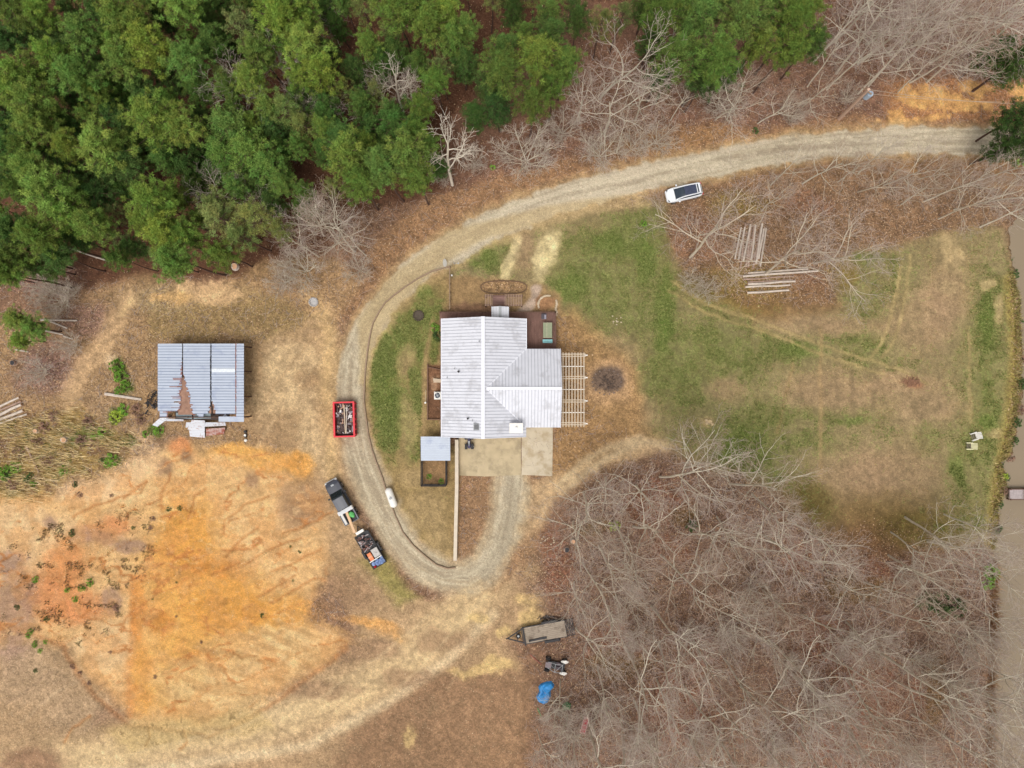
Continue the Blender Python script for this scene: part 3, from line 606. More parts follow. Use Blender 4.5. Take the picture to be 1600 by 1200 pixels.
def opening(name, x, y, z, w_, h_, nrm):
    mb = MB()
    if nrm[0]: sx_ = nrm[0]; a = x; mb.box(min(a, a + .06 * sx_), max(a, a + .06 * sx_), y - w_ / 2, y + w_ / 2, z, z + h_)
    else: sy_ = nrm[1]; a = y; mb.box(x - w_ / 2, x + w_ / 2, min(a, a + .06 * sy_), max(a, a + .06 * sy_), z, z + h_)
    f = HB(mb, name, m_wht); mb = MB(); q_ = .09 if name == 'window' else .2
    if nrm[0]: mb.box(min(x + .04 * nrm[0], x + .08 * nrm[0]), max(x + .04 * nrm[0], x + .08 * nrm[0]), y - w_ / 2 + q_, y + w_ / 2 - q_, z + q_ + (.9 if name == 'door' else 0), z + h_ - q_)
    else: mb.box(x - w_ / 2 + q_, x + w_ / 2 - q_, min(y + .04 * nrm[1], y + .08 * nrm[1]), max(y + .04 * nrm[1], y + .08 * nrm[1]), z + q_ + (.9 if name == 'door' else 0), z + h_ - q_)
    mb.v = [tuple(loc(v)) for v in mb.v]; mb.build('pane', m_glass, f)
for yy in (5.4, 1.6, -3.6): opening('window', X0 + .45, yy, 1.0, 1.3, 1.2, (-1, 0))
for xx in (-6.2, -.6): opening('window', xx, Y1 - .4, 1.0, 1.3, 1.2, (0, 1))
opening('door', -2.0, Y1 - .4, .05, 1.0, 2.1, (0, 1)); opening('window', 3.4, WY1 - .45, 1.0, 1.4, 1.2, (0, 1))
for yy in (2.4, -3.2): opening('window', WX - .4, yy, .9, 1.5, 1.3, (1, 0))
opening('window', 3.6, WY0 + .45, 1.0, 1.3, 1.2, (0, -1)); opening('door', -.9, Y0 + .4, .05, 1.0, 2.1, (0, -1))
mb = MB(); mb.box(-7.2, -2.6, Y0 + .34, Y0 + .42, .02, 2.4); HB(mb, 'garage_door', M('garage_door_paint', (96, 88, 84), var=.1, stretch=(.2, 1, 6)))
# ------------------------------------------------------------------ deck, rails
dk = empty('wooden_deck', (3.3, 6, 0), 0, 'reddish brown plank deck wrapping the north side of the house', 'deck')
def rel(mb, o): L_ = o.location; mb.v = [(v[0] - L_.x, v[1] - L_.y, v[2] - L_.z) for v in mb.v]; return mb
mb = MB(); zd = .55
xw = W(687, 0, zd).x; xe = W(868, 0, zd).x; yn = W(0, 488, zd).y; ys = W(0, 545, zd).y
y = Y1 - .7
while y < yn: mb.box(xw, xe, y, y + .135, zd - .04, zd); y += .15
mb2 = MB(); x = X1 - .4
while x < xe: mb2.box(x, x + .135, ys, Y1 - .72, zd - .04, zd); x += .15
rel(mb, dk).build('deck_boards', m_deck, dk); rel(mb2, dk).build('deck_boards', m_deck, dk)
mb = MB()
for i in range(12):
    xx = xw + .1 + (xe - xw - .2) * i / 11; mb.box(xx - .05, xx + .05, yn - .12, yn - .02, -.1, zd + .9)
mb.bar((xw, yn - .07, zd + .92), (-3.2, yn - .07, zd + .92), .14, .05); mb.bar((-.3, yn - .07, zd + .92), (xe, yn - .07, zd + .92), .14, .05)
mb.bar((xw, yn - .07, .2), (xe, yn - .07, .2), .05, .3)
for i in range(7):
    yy = yn - .07 - (yn - ys) * i / 6.2; mb.box(xe - .1, xe, yy - .05, yy + .05, -.1, zd + .9)
mb.bar((xe - .05, yn, zd + .92), (xe - .05, ys, zd + .92), .14, .05); mb.bar((xe - .05, yn, zd + .3), (xe - .05, ys, zd + .3), .04, .08)
xx = xw
while xx < xe:
    if not -3.2 < xx < -.3: mb.box(xx, xx + .04, yn - .09, yn - .05, zd + .1, zd + .9)
    xx += .28
rel(mb, dk).build('deck_rail', m_deckd, dk)
# daybed / swing on the deck
c = W(855.5, 517, 1.0); t = empty('patio_swing', (c.x, c.y, zd), 0, 'narrow green glass topped patio table with teal bench on the east deck', 'patio table')
mb = MB(); mb.box(-.55, .55, -.85, .95, .68, .72); mb.build('table_top', M('green_glass', (138, 144, 116), rough=.3, var=.08), t)
mb = MB()
for sx_, sy_ in ((-1, -1), (1, -1), (-1, 1), (1, 1)): mb.box(sx_ * .5 - .03, sx_ * .5 + .03, sy_ * .8 - .03, sy_ * .8 + .03, 0, .68)
mb.bar((-.56, .97, .73), (.56, .97, .73), .05, .04); mb.bar((-.1, -.85, .735), (-.1, .95, .735), .07, .02); mb.bar((-.56, -.85, .73), (.56, -.85, .73), .05, .04)
mb.build('table_frame', M('pale_frame', (170, 166, 140)), t)
mb = MB(); mb.box(-.6, .6, -1.45, -1.05, .4, .46); mb.box(-.6, .6, -1.5, -1.45, .4, .8); mb.box(-.55, -.5, -1.4, -1.1, 0, .4); mb.box(.5, .55, -1.4, -1.1, 0, .4); mb.build('bench', M('teal_paint', (140, 190, 192), var=.1), t)
c = W(851, 496, .8); mb = MB(); mb.box(-.3, .3, -.3, .3, 0, .45); mb.mi = 1; mb.box(-.32, .05, -.32, .32, .45, .5); mb.box(-.32, .32, .22, .32, .45, .95)
o = mb.build('armchair', [M('grey_cushion', (150, 146, 156)), M('dark_cushion', (84, 78, 84))], None, loc=(c.x - .1, c.y + .1, zd), bevel=.03); tag(o, 'small grey cushioned armchair at the deck corner north of the teal bench', 'armchair')
# slatted arbour north of the porch
a0 = W(787, 470, 1.0); ar = empty('wooden_arbour', (a0.x, a0.y, 0), 0, 'dark slatted wooden arbour with open middle path north of the porch', 'arbour')
z = 2.3; p0 = W(757, 477, z); p1 = W(817, 461, z)
mb = MB()
for yy in (p0.y, p0.y + .1, p1.y, p1.y - .12): mb.bar((p0.x, yy, z), (p1.x, yy - .05, z), .07, .14)
for xx in (p0.x + .1, W(768, 0, z).x, W(791, 0, z).x, p1.x - .1):
    for yy in (p0.y + .05, p1.y - .05): mb.bar((xx, yy, 0), (xx, yy, z - .06), .11, .11)
rel(mb, ar).build('arbour_frame', m_deckd, ar)
mb = MB(); xx = p0.x + .12
while xx < p1.x:
    u = 800 + xx / (S * (H - z) / H)
    if not 769 < u < 789: mb.bar((xx, p0.y - .1, z + .1), (xx, p1.y + .1, z + .1), .07, .06)
    xx += .2
rel(mb, ar).build('arbour_slats', M('weathered_slats', (170, 142, 122), var=.15), ar)
mb = MB(); xa = W(770, 0, .3).x; xb = W(790, 0, .3).x; yy = p0.y - .9
while yy < p1.y + .2: mb.box(xa, xb, yy, yy + .13, .12, .16); yy += .15
rel(mb, ar).build('walkway_boards', M('pinkish_boards', (168, 132, 122), var=.12, scale=5), ar)
# curved planting bed edge + garden stones
mb = MB(); pts = []
for i in range(25):
    a = math.pi * 2 * i / 24; u, v = 787 + 36 * math.copysign(abs(math.cos(a)) ** .7, math.cos(a)), 449 + 10 * math.copysign(abs(math.sin(a)) ** .8, math.sin(a))
    q_ = W(u, v); q_.z = .1; pts.append(q_)
for a_, b_ in zip(pts[:-1], pts[1:]): mb.bar(a_, b_, .1, .2)
tag(mb.build('bed_edging', M('dark_edging', (112, 86, 66))), 'oval timber edging round the planting bed north of the arbour', 'edging')
mb = MB(); rr = random.Random(4)
for i in range(26):
    t_ = i / 25; a = R(200 - 215 * t_); q_ = W(856 + 15 * math.cos(a), 476 - 14 * math.sin(a)) if t_ < .6 else W(869 + rr.uniform(-1, 1), 470 + (t_ - .6) * 55)
    mb.blob((q_.x, q_.y, .06), rr.uniform(.13, .2), rr.uniform(.1, .17), .13, seed=i, nu=6, nv=4)
tag(mb.build('stone_edging', M('pale_stone', (204, 186, 160), var=.15)), 'pale stone edging curving round the bare bed off the deck corner', 'edging')
# ------------------------------------------------------------------ pergola on the east wall
z = 2.65; pg = empty('pergola', (7.4, -.7, 0), 0, 'white open slatted pergola on the east wall of the house', 'pergola')
xa, xb = W(877, 0, z).x, W(913.5, 0, z).x
for i, py in enumerate((555, 572.5, 590, 608.5, 626.5, 644.5, 662)):
    yy = W(0, py, z).y; mb = MB()
    if i % 2 == 0:
        for dy in (-.13, .13): mb.bar((xa, yy + dy, z), (xb + .12, yy + dy, z), .09, .18)
        rel(mb, pg).build('beam', m_post, pg)
        mb = MB(); mb.box(xb - .05, xb + .08, yy - .07, yy + .07, -.1, z - .08); mb.bar((xb + .1, yy, z - .25), (xb + .36, yy, z - .25), .14, .5); rel(mb, pg).build('post', m_wht, pg)
    else: mb.bar((xa, yy, z + .02), (xb, yy, z + .02), .09, .14); rel(mb, pg).build('beam', m_wht, pg)
for i in range(8):
    xx = xa + .2 + (xb - xa - .3) * i / 7; mb = MB(); mb.bar((xx, W(0, 551, z).y, z + .14), (xx, W(0, 667, z).y, z + .14), .1, .09); rel(mb, pg).build('slat', m_post, pg)
# ------------------------------------------------------------------ pads, retaining wall, kennel
def slabp(name, poly, z, m, label, cat):
    mb = MB(); mb.prism([W(a, b, z)[:2] for a, b in poly], -.1, z); o = mb.build(name, m); tag(o, label, cat, kind='structure'); return o
slabp('concrete_pad', [(717, 680), (717.5, 743), (760, 744.5), (814, 742), (814, 680)], .1, m_conc, 'wide tan concrete pad in front of the garage door', 'concrete pad')
slabp('concrete_apron', [(815, 660), (815, 742), (863, 744), (864, 660)], .08, m_conc2, 'narrower paler concrete pad below the house wing', 'concrete pad')
mb = MB(); pts = [W(714.5, 686), W(714.5, 760), W(713, 820), W(712, 873)]
for a_, b_ in zip(pts[:-1], pts[1:]): mb.bar(a_ + Vector((0, 0, .45)), b_ + Vector((0, 0, .45)), .42, 1.1)
tag(mb.build('retaining_wall', M('wall_cap', (204, 190, 170), var=.1, scale=2)), 'long straight low retaining wall running south beside the concrete pad', 'wall')
kn = empty('dog_kennel', (*W(680, 720)[:2], 0), 0, 'dog kennel with pale metal roof and black mesh run beside the pad', 'kennel')
z = 2.1; a_, b_ = W(657.5, 720, z), W(703.5, 682, z)
mb = MB(); mb.slab([(a_.x, a_.y, z - .15), (b_.x, a_.y, z - .15), (b_.x, b_.y, z + .1), (a_.x, b_.y, z + .1)], .05); rel(mb, kn).build('roof', m_blue, kn)
mb = MB(); xx = a_.x + .1
yy = a_.y + .2
while yy < b_.y: mb.bar((a_.x, yy, z - .13 + .25 * (yy - a_.y) / (b_.y - a_.y)), (b_.x, yy, z - .13 + .25 * (yy - a_.y) / (b_.y - a_.y)), .03, .03); yy += .3
rel(mb, kn).build('roof_rib', M('kennel_rib', (206, 214, 228)), kn)
mb = MB(); c0, c1 = W(660.5, 756.5, 0), W(698.5, 686, 0); hh = 1.8
for xx in (c0.x, c1.x):
    for i in range(5): yy = c0.y + (c1.y - c0.y) * i / 4; mb.tube([(xx, yy, 0), (xx, yy, hh)], .035, 6)
    for zz in (.1, hh): mb.tube([(xx, c0.y, zz), (xx, c1.y, zz)], .045, 6)
for i in range(4): xx = c0.x + (c1.x - c0.x) * i / 3; mb.tube([(xx, c0.y, 0), (xx, c0.y, hh)], .035, 6)
for zz in (.1, .95, hh): mb.tube([(c0.x, c0.y, zz), (c1.x, c0.y, zz)], .05, 6)
rel(mb, kn).build('run_frame', m_dark, kn)
mb = MB(); nn = 22
for i in range(nn + 1):
    yy = c0.y + (c1.y - c0.y) * .55 * i / nn
    for xx in (c0.x, c1.x): mb.bar((xx, yy, .1), (xx, yy, hh), .015, .015)
for i in range(19): xx = c0.x + (c1.x - c0.x) * i / 18; mb.bar((xx, c0.y, .1), (xx, c0.y, hh), .015, .015)
for k in range(8):
    zz = .2 + k * .2; mb.bar((c0.x, c0.y, zz), (c1.x, c0.y, zz), .015, .015); [mb.bar((xx, c0.y, zz), (xx, c0.y + (c1.y - c0.y) * .55, zz), .015, .015) for xx in (c0.x, c1.x)]
rel(mb, kn).build('mesh_panel', m_dark, kn)
# ------------------------------------------------------------------ edging along the drive
def timber_edge(pts, name, label, w_=.15, h_=.3, m=None, z=.12):
    mb = MB(); rr = random.Random(3)
    P_ = [Vector((*W(a, b)[:2], zg(a, b) + z)) for a, b in pts]
    for a, b in zip(P_[:-1], P_[1:]):
        d = b - a; n_ = max(1, int(d.length / 2.4))
        for i in range(n_):
            mb.bar(a + d * (i / n_), a + d * ((i + .985) / n_) + Vector((0, 0, rr.uniform(-.03, .03))), w_ + rr.uniform(-.02, .03), h_)
    return tag(mb.build(name, m or m_tim), label, 'edging')
timber_edge([(702, 417), (675, 424), (655, 434), (632, 449), (615, 462), (602, 473), (592, 488), (583, 505), (578, 525), (574, 550), (571, 580), (570, 600), (569, 625), (572, 650), (576, 680), (581, 702), (588, 722), (597, 745), (606, 775), (618, 806), (630, 832), (646, 852), (664, 868), (682, 882), (700, 888), (712, 886)], 'timber_edging', 'long curved timber edging between gravel drive and house lawn')
mb = MB(); a_, b_ = W(703.5, 418), W(703.5, 484)
for zz in (.4, 1.0): mb.bar((a_.x, a_.y, zz), (b_.x, b_.y, zz), .06, .12)
for i in range(6): yy = a_.y + (b_.y - a_.y) * i / 5; mb.bar((a_.x, yy, 0), (a_.x, yy, 1.15), .1, .1)
tag(mb.build('rail_fence', m_tim), 'short straight rail fence from the drive to the deck corner', 'fence')
# raised bed at the west wall
mb = MB(); q0, q1 = W(668.5, 655), W(690, 571)
for p, q_ in (((q0.x, q0.y), (q0.x, q1.y + .2)), ((q0.x, q0.y), (q1.x, q0.y)), ((q0.x, q1.y - .2), (q1.x, q1.y - .55))): mb.bar((*p, .15), (*q_, .15), .09, .3)
tag(mb.build('bed_timbers', M('bed_wood', (118, 88, 74))), 'low timber frame of the bare bed along the west wall', 'edging')
c = W(666, 629); mb = MB(); mb.box(-.06, .06, -.06, .06, 0, .9); mb.mi = 1; mb.box(-.1, .1, -.1, .1, .9, .96); mb.mi = 0
mb.bar((0, .1, .5), (.0, 1.6, .5), .03, .03)
tag(mb.build('gate_post', [m_post, m_wht], loc=(c.x, c.y, 0)), 'white capped post at the outer edge of the west bed', 'post')
c = W(683.5, 618, .8); ac = empty('air_conditioner', (c.x, c.y, 0), 0, 'square white air conditioning unit with round dark fan by west wall', 'air conditioner')
mb = MB(); mb.box(-.5, .5, -.5, .5, 0, .06); mb.box(-.42, .42, -.42, .42, .06, .8); mb.build('cabinet', m_wht, ac, bevel=.02)
mb = MB(); mb.cyl((0, 0, .815), .33, .03, 20); f = mb.build('fan', M('fan_dark', (50, 58, 72)), ac)
mb = MB()
for i in range(4): a = i * math.pi / 2 + .4; mb.bar((0, 0, .85), (.28 * math.cos(a), .28 * math.sin(a), .84), .1, .015)
mb.cyl((0, 0, .86), .08, .05, 10); mb.build('fan_blade', m_grey, f)
mb = MB(); mb.bar((-.55, .1, .25), (.6, -.05, .32), .3, .05); mb.box(-.5, .5, -.3, -.05, .0, .25)
c = W(684, 594); tag(mb.build('scrap_board', m_timp, loc=(c.x, c.y, 0)), 'pale board lying in the west bed north of the fan unit', 'board')
# ------------------------------------------------------------------ propane tank
a_, b_ = W(607, 766, .7), W(615.5, 789, .7); c = (a_ + b_) / 2; d = (b_ - a_); L_ = d.length + .6
tk = empty('propane_tank', (c.x, c.y, 0), math.atan2(d.y, d.x), 'white horizontal propane tank beside the curved timber edging', 'gas tank')
mb = MB(); r_ = .46; xs = [(-L_ / 2 - .02, .05), (-L_ / 2 + .04, .24), (-L_ / 2 + .16, .38), (-L_ / 2 + .34, r_), (L_ / 2 - .34, r_), (L_ / 2 - .16, .38), (L_ / 2 - .04, .24), (L_ / 2 + .02, .05)]
mb.tube([(x, 0, .72) for x, _ in xs], [q_ for _, q_ in xs], 20); mb.build('tank_body', m_wht, tk, smooth=True)
mb = MB(); mb.cyl((0, 0, 1.22), .17, .14, 14); mb.build('valve_dome', m_grey, tk)
for x in (-.75, .75): mb = MB(); mb.box(x - .08, x + .08, -.3, .3, 0, .35); mb.build('foot', m_grey, tk)
mb = MB(); mb.bar((-.35, 0, 1.19), (.1, .05, 1.2), .02, .02); mb.build('pipe', m_dark, tk)
# ------------------------------------------------------------------ collapsing shed
zs = 3.0
sh = empty('shed', (*W(314, 600)[:2], 0), 0, 'open shed with blue grey sheet roof rusting through and collapsed at its south end', 'shed')
def sx_(px): return W(px, 0, zs).x
def sy_(py): return W(0, py, zs).y
mb = MB()
for px in (249, 292, 336, 378):
    for py in (541, 580, 620, 652): x, y = sx_(px), sy_(py); mb.bar((x, y, -.2), (x, y, zs - .2), .16, .16)
for py in (539, 580, 620, 652): mb.bar((sx_(247), sy_(py), zs - .22), (sx_(380), sy_(py), zs - .22), .1, .2)
rel(mb, sh).build('shed_frame', m_bark, sh)
mb = MB()
for k in range(22):
    py = 540 + k * 5.1
    if k % 2 == 0: mb.bar((sx_(250), sy_(py), zs - .1), (sx_(376), sy_(py), zs - .1), .1, .05)
mb.box(sx_(278), sx_(306), sy_(648), sy_(590), zs - .09, zs - .06); mb.box(sx_(326), sx_(342), sy_(646), sy_(625), zs - .09, zs - .06)
rel(mb, sh).build('roof_deck', M('rusty_boards', (150, 116, 98), rough=.95, var=.25, scale=2.5), sh)
rr = random.Random(12)
def jag(k): return rr.uniform(-1, 1) * k
NR = 52; rows = [537 + (651 - 537) * i / NR for i in range(NR + 1)]
def edge1(py):      # right edge of first sheet column / left edge of second, photo px
    if py < 585: return 284.6, 286.4
    t = (py - 585) / 60.0
    e1 = 284.4 - 5 * t * t + jag(2.5 * min(1, t * 2)); e2 = 286.5 + 7 * min(1, t * 2) + 8 * t * t + jag(1.8)
    if rr.random() < .35: e1 -= rr.uniform(3, 15) * t
    return e1, e2
cols = [MB() for _ in range(4)]; rust = MB(); ribs = MB()
for i in range(NR):
    py0, py1 = rows[i], rows[i + 1] + .12; y1, y0 = sy_(py0), sy_(py1)
    e1, e2 = edge1(py0); t2 = max(0, (py0 - 625) / 26); e3, e4 = 329 - 5 * t2 * rr.random(), 330.6 + 9 * t2 + (jag(2) if t2 else 0)
    if rr.random() < .3: e3 -= .8
    L0 = 246.5; Rr = [(L0, e1), (e2, e3), (e4, 368.2 + jag(.3)), (369.6, 381.5)]
    if py0 > 641: Rr[0] = (L0 + 3, 262); 
    if py0 > 645: Rr[1] = (e2 + 6, 318)
    for ci, (a, b_) in enumerate(Rr):
        if b_ - a < 2: continue
        if ci == 2 and py0 > 646: continue
        zz = zs + .03 * ci + .02 * math.sin(i * 1.7 + ci)
        cols[ci].box(sx_(a), sx_(b_), y0, y1, zz - .03, zz)
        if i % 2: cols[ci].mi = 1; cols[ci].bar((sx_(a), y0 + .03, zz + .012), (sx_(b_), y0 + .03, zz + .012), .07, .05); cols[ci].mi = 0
    if i > 12 and rr.random() < .8: rust.box(sx_(Rr[0][1] - rr.uniform(.5, 3)), sx_(Rr[0][1] + .2), y0, y1 - .05, zs + .02, zs + .03)
    if i > 20 and rr.random() < .6: rust.box(sx_(e2 - .2), sx_(e2 + rr.uniform(.5, 2.5)), y0, y1 - .05, zs + .05, zs + .065)
    if rr.random() < .75: rust.box(sx_(368.3), sx_(369.8), y0, y1, zs + .0, zs + .1)
    if i in (24, 25, 30, 37, 38, 45, 48): rust.box(sx_(e1 - 14), sx_(e1), y0 + .1, y1 - .16, zs + .022, zs + .035)
for ci, cmb in enumerate(cols):
    L_ = ['rust eaten sheet column', None, None, None][ci]
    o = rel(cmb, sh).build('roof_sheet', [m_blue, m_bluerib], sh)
for py0 in (651,):
    mb = MB(); mb.box(sx_(342), sx_(381.5), sy_(659), sy_(650.8), zs + .04, zs + .07); rel(mb, sh).build('roof_sheet', m_blue, sh)
mb = MB(); mb.box(sx_(331.5), sx_(368), sy_(581.5), sy_(576), zs + .1, zs + .12); rel(mb, sh).build('patch_sheet', M('bright_sheet', (214, 222, 236), rough=.4), sh)
rel(rust, sh).build('rust_edge', m_rust, sh)
mb = MB(); rr = random.Random(5)
for i in range(30):
    x = sx_(285.2) + jag(.05); y = sy_(538 + i * 1.7); mb.box(x - .06, x + .06, y - .12, y + .05, zs - .02, zs + .004)
for i in range(60): x = sx_(330 + (1.5 if i > 52 else 0)); y = sy_(538 + i * 1.85); mb.box(x - .07 + jag(.03), x + .07, y - .13, y + .1, zs + .065, zs + .075)
rel(mb, sh).build('seam_gap', m_dark, sh)
mb = MB()     # collapsed south strip: dark sheet paints the shaded inside below the gap
mb.box(sx_(266), sx_(352), sy_(657), sy_(641), zs - 1.3, zs - 1.25); rel(mb, sh).build('interior_shade_sheet', M('interior_shade', (70, 56, 50)), sh)
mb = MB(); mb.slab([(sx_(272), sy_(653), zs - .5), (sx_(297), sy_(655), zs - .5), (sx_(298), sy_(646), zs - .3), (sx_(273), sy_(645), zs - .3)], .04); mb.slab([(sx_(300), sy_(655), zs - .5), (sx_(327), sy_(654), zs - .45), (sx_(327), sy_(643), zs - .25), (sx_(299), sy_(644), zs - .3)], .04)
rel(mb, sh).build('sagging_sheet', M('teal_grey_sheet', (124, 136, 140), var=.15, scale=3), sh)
def sheet(pts, label, m=m_whitesheet, name='fallen_sheet', rib=5):
    mb = MB(); P_ = [Vector((*W(a, b, z)[:2], z)) for a, b, z in pts]
    c = sum(P_, Vector()) / 4; base = Vector((c.x, c.y, 0)); P_ = [p - base for p in P_]
    for i in range(rib * 2):
        u0, u1 = i / (rib * 2), (i + .97) / (rib * 2); dz = Vector((0, 0, .04 * (i % 2)))
        mb.slab([P_[0].lerp(P_[3], u0) + dz, P_[1].lerp(P_[2], u0) + dz, P_[1].lerp(P_[2], u1) + dz, P_[0].lerp(P_[3], u1) + dz][::-1], .025)
    return tag(mb.build(name, m, loc=base), label, 'metal sheet', 'fallen roof sheets by the shed')
sheet([(290, 668, 1.1), (353, 665, 1.1), (352, 660, 1.5), (291, 660, 1.5)], 'long pale sheet leaning topmost against the shed south edge')
sheet([(293, 671, .8), (320, 670, .8), (320, 657, 1.9), (300, 656, 1.9)], 'small upright pale sheet under the collapsed shed eave')
sheet([(297, 682, .15), (320, 684, .15), (320, 670, .7), (295, 670, .7)], 'white sheet lying lowest left in the heap by the shed')
sheet([(322, 681, .15), (350, 678, .15), (352, 668, .7), (322, 670, .7)], 'rust streaked sheet at the right end of the heap by the shed', M('rusty_sheet', (184, 156, 148), rough=.7, var=.15, scale=3, stain=(150, 84, 66), stain_amt=.6, stain_scale=2))
sheet([(238, 664, .5), (246, 667, .4), (264, 653, 2.2), (256, 647, 2.3)], 'narrow bent sheet sticking out at the shed southwest corner')
sheet([(256, 658, 2.3), (287, 658, 2.3), (287, 655, 2.4), (257, 654, 2.4)], 'thin flat strip of sheet along the shed southwest edge')
sheet([(348, 650, 2.6), (357, 659, 2.2), (362, 657, 2.2), (352, 647, 2.6)], 'small twisted sheet hanging at the break in the shed roof', m_blue)
mb = MB(); rr = random.Random(9)
for i in range(40): a = rr.uniform(0, 6.3); x, y = rr.gauss(0, .45), rr.gauss(0, .9); mb.bar((x, y, rr.uniform(.05, .5)), (x + math.cos(a) * .6, y + math.sin(a) * .6, rr.uniform(.05, .7)), rr.uniform(.04, .16), .05)
c = W(240, 630); tag(mb.build('scrap_heap', [m_dark], loc=(c.x, c.y, 0)), 'dark heap of scrap against the west side of the shed', 'scrap heap')
c = W(384.5, 681); mb = MB(); mb.cyl((0, .55, .2), .17, .4, 12); mb.box(-.14, .14, -.2, .3, 0, .3); mb.mi = 1; mb.blob((0, -.55, .16), .2, .2, .16, 3, .1); mb.cyl((0, .1, .36), .14, .12, 12)
tag(mb.build('garden_cart', [m_dark, m_wht], loc=(c.x, c.y, 0)), 'small dark upright canister with white base southeast of the shed', 'canister')
# ------------------------------------------------------------------ vehicles
def ring(x, hw, z0, z1, crown=.04, inset=.08):
    zm = z0 + (z1 - z0) * .55
    return [Vector((x, -hw * .93, z0)), Vector((x, -hw, zm)), Vector((x, -hw + inset, z1)), Vector((x, -hw * .4, z1 + crown)), Vector((x, hw * .4, z1 + crown)), Vector((x, hw - inset, z1)), Vector((x, hw, zm)), Vector((x, hw * .93, z0))]
def wheel(t, x, y, r=.38, wd=.26, name='wheel'):
    mb = MB(); mb.cyl((x, y, r), r, wd, 20, 'y'); w_ = mb.build(name, m_tyre, t)
    s_ = 1 if y > 0 else -1; mb = MB(); mb.cyl((x, y + s_ * wd * .5, r), r * .6, .03, 14, 'y'); mb.build('rim', m_rim, w_); return w_
# pickup: local +x is forward
fr, re = W(516.5, 752, .8), W(551.5, 815, .8); d = fr - re; L_ = 5.75
pk = empty('pickup_truck', (*((fr + re) / 2)[:2], 0), math.atan2(d.y, d.x), 'black crew cab pickup truck with loaded bed hitched ahead of the junk trailer', 'pickup truck')
m_body = M('dark_truck_paint', (58, 60, 70), rough=.35, var=.12, scale=1.2, spec=.5)
h = L_ / 2
mb = MB(); mb.loft([ring(-h + .05, .95, .5, .95), ring(-.3, .98, .42, 1.0), ring(.9, .99, .42, 1.06), ring(1.3, .98, .42, 1.1, .05), ring(2.3, .96, .45, 1.05, .05), ring(h - .12, .86, .5, .96, .03), ring(h, .78, .55, .8, .02)])
mb.build('body', m_body, pk, smooth=False, bevel=.03)
mb = MB(); mb.loft([ring(-.95, .82, 1.0, 1.72, .03, .12), ring(-.7, .84, 1.0, 1.82, .04, .12), ring(.55, .84, 1.0, 1.84, .04, .12), ring(.8, .82, 1.0, 1.74, .03, .12), ring(1.45, .8, 1.0, 1.1, .02, .04)])
mb.build('cab_glass', M('dark_glass', (34, 42, 44), rough=.1, var=.2, spec=.6), pk)
mb = MB(); mb.loft([ring(-.9, .74, 1.8, 1.86, .03, .05), ring(.65, .74, 1.82, 1.88, .03, .05)])
for s_ in (-1, 1): mb.bar((.65, s_ * .74, 1.82), (1.42, s_ * .8, 1.12), .07, .05)
mb.build('cab_roof', m_body, pk, bevel=.03)
for x in (-1.75, 1.85):
    for y in (-.86, .86): wheel(pk, x, y, .4)
mb = MB()
for s_ in (-1, 1): mb.bar((-2.85, s_ * .9, 1.15), (-1.0, s_ * .92, 1.15), .14, .3)
mb.build('bed_side', m_body, pk); mb = MB(); mb.box(-2.85, -1.0, -.85, .85, .98, 1.02); mb.build('bed_floor', m_blk, pk)
mb = MB(); mb.box(-2.88, -2.8, -.85, .85, .9, 1.28); mb.build('tailgate', m_body, pk)
mb = MB(); mb.box(h - .03, h + .09, -.8, .8, .5, .78); mb.build('bumper', m_grey, pk)
for s_ in (-1, 1):
    mb = MB(); mb.box(h - .2, h - .03, s_ * .7 - .12, s_ * .7 + .12, .82, .93); mb.build('headlight', m_wht, pk)
    mb = MB(); mb.box(.85, 1.05, s_ * 1.0 - (.0 if s_ > 0 else .22), s_ * 1.0 + (.22 if s_ > 0 else .0), 1.15, 1.33); mb.build('mirror', m_blk, pk)
mb = MB(); mb.box(2.22, 2.42, -.22, .16, 1.135, 1.16); mb.build('hood_scoop', m_grey, pk)
mb = MB(); mb.box(-1.42, -.95, -.99, .99, 1.02, 1.5); tb = mb.build('toolbox', m_wht, pk, bevel=.02)
mb = MB(); mb.bar((-1.19, -.95, 1.52), (-1.19, .95, 1.52), .4, .02); mb.build('toolbox_lid', M('chequer_plate', (206, 206, 208), var=.05), tb)
def onv(t, x, y, z=0):
    return t.matrix_basis @ Vector((x, y, z))
def place(name, mb, m, t, x, y, z, rz, label, cat, group=None, bevel=0):
    p = onv(t, x, y, z); o = mb.build(name, m, None, loc=p, bevel=bevel); o.rotation_euler = (0, 0, t.rotation_euler.z + rz); return tag(o, label, cat, group)
bpy.context.view_layer.update()
mb = MB(); mb.blob((0, 0, .2), .42, .34, .22, 8, .12); place('green_sack', mb, M('green_tarp', (96, 176, 100), var=.15), pk, -2.0, -.42, 1.05, .3, 'bright green rounded sack in the pickup bed', 'sack')
mb = MB(); mb.box(-.7, .7, -.14, .14, 0, .3); place('plywood_sheet', mb, M('dirty_white', (206, 202, 196), var=.12), pk, -2.05, .68, 1.05, 0, 'white panel standing along the left side of the pickup bed', 'panel')
mb = MB(); mb.box(-1.4, 1.4, -.17, .17, 0, .09); mb.box(-1.4, 1.3, -.14, .15, .09, .16); place('lumber', mb, M('fresh_lumber', (214, 176, 138), var=.08, scale=3, stretch=(.3, 4, 1)), pk, -2.75, .12, 1.29, -.12, 'long fresh board bridging the pickup bed and the trailer tongue', 'board')
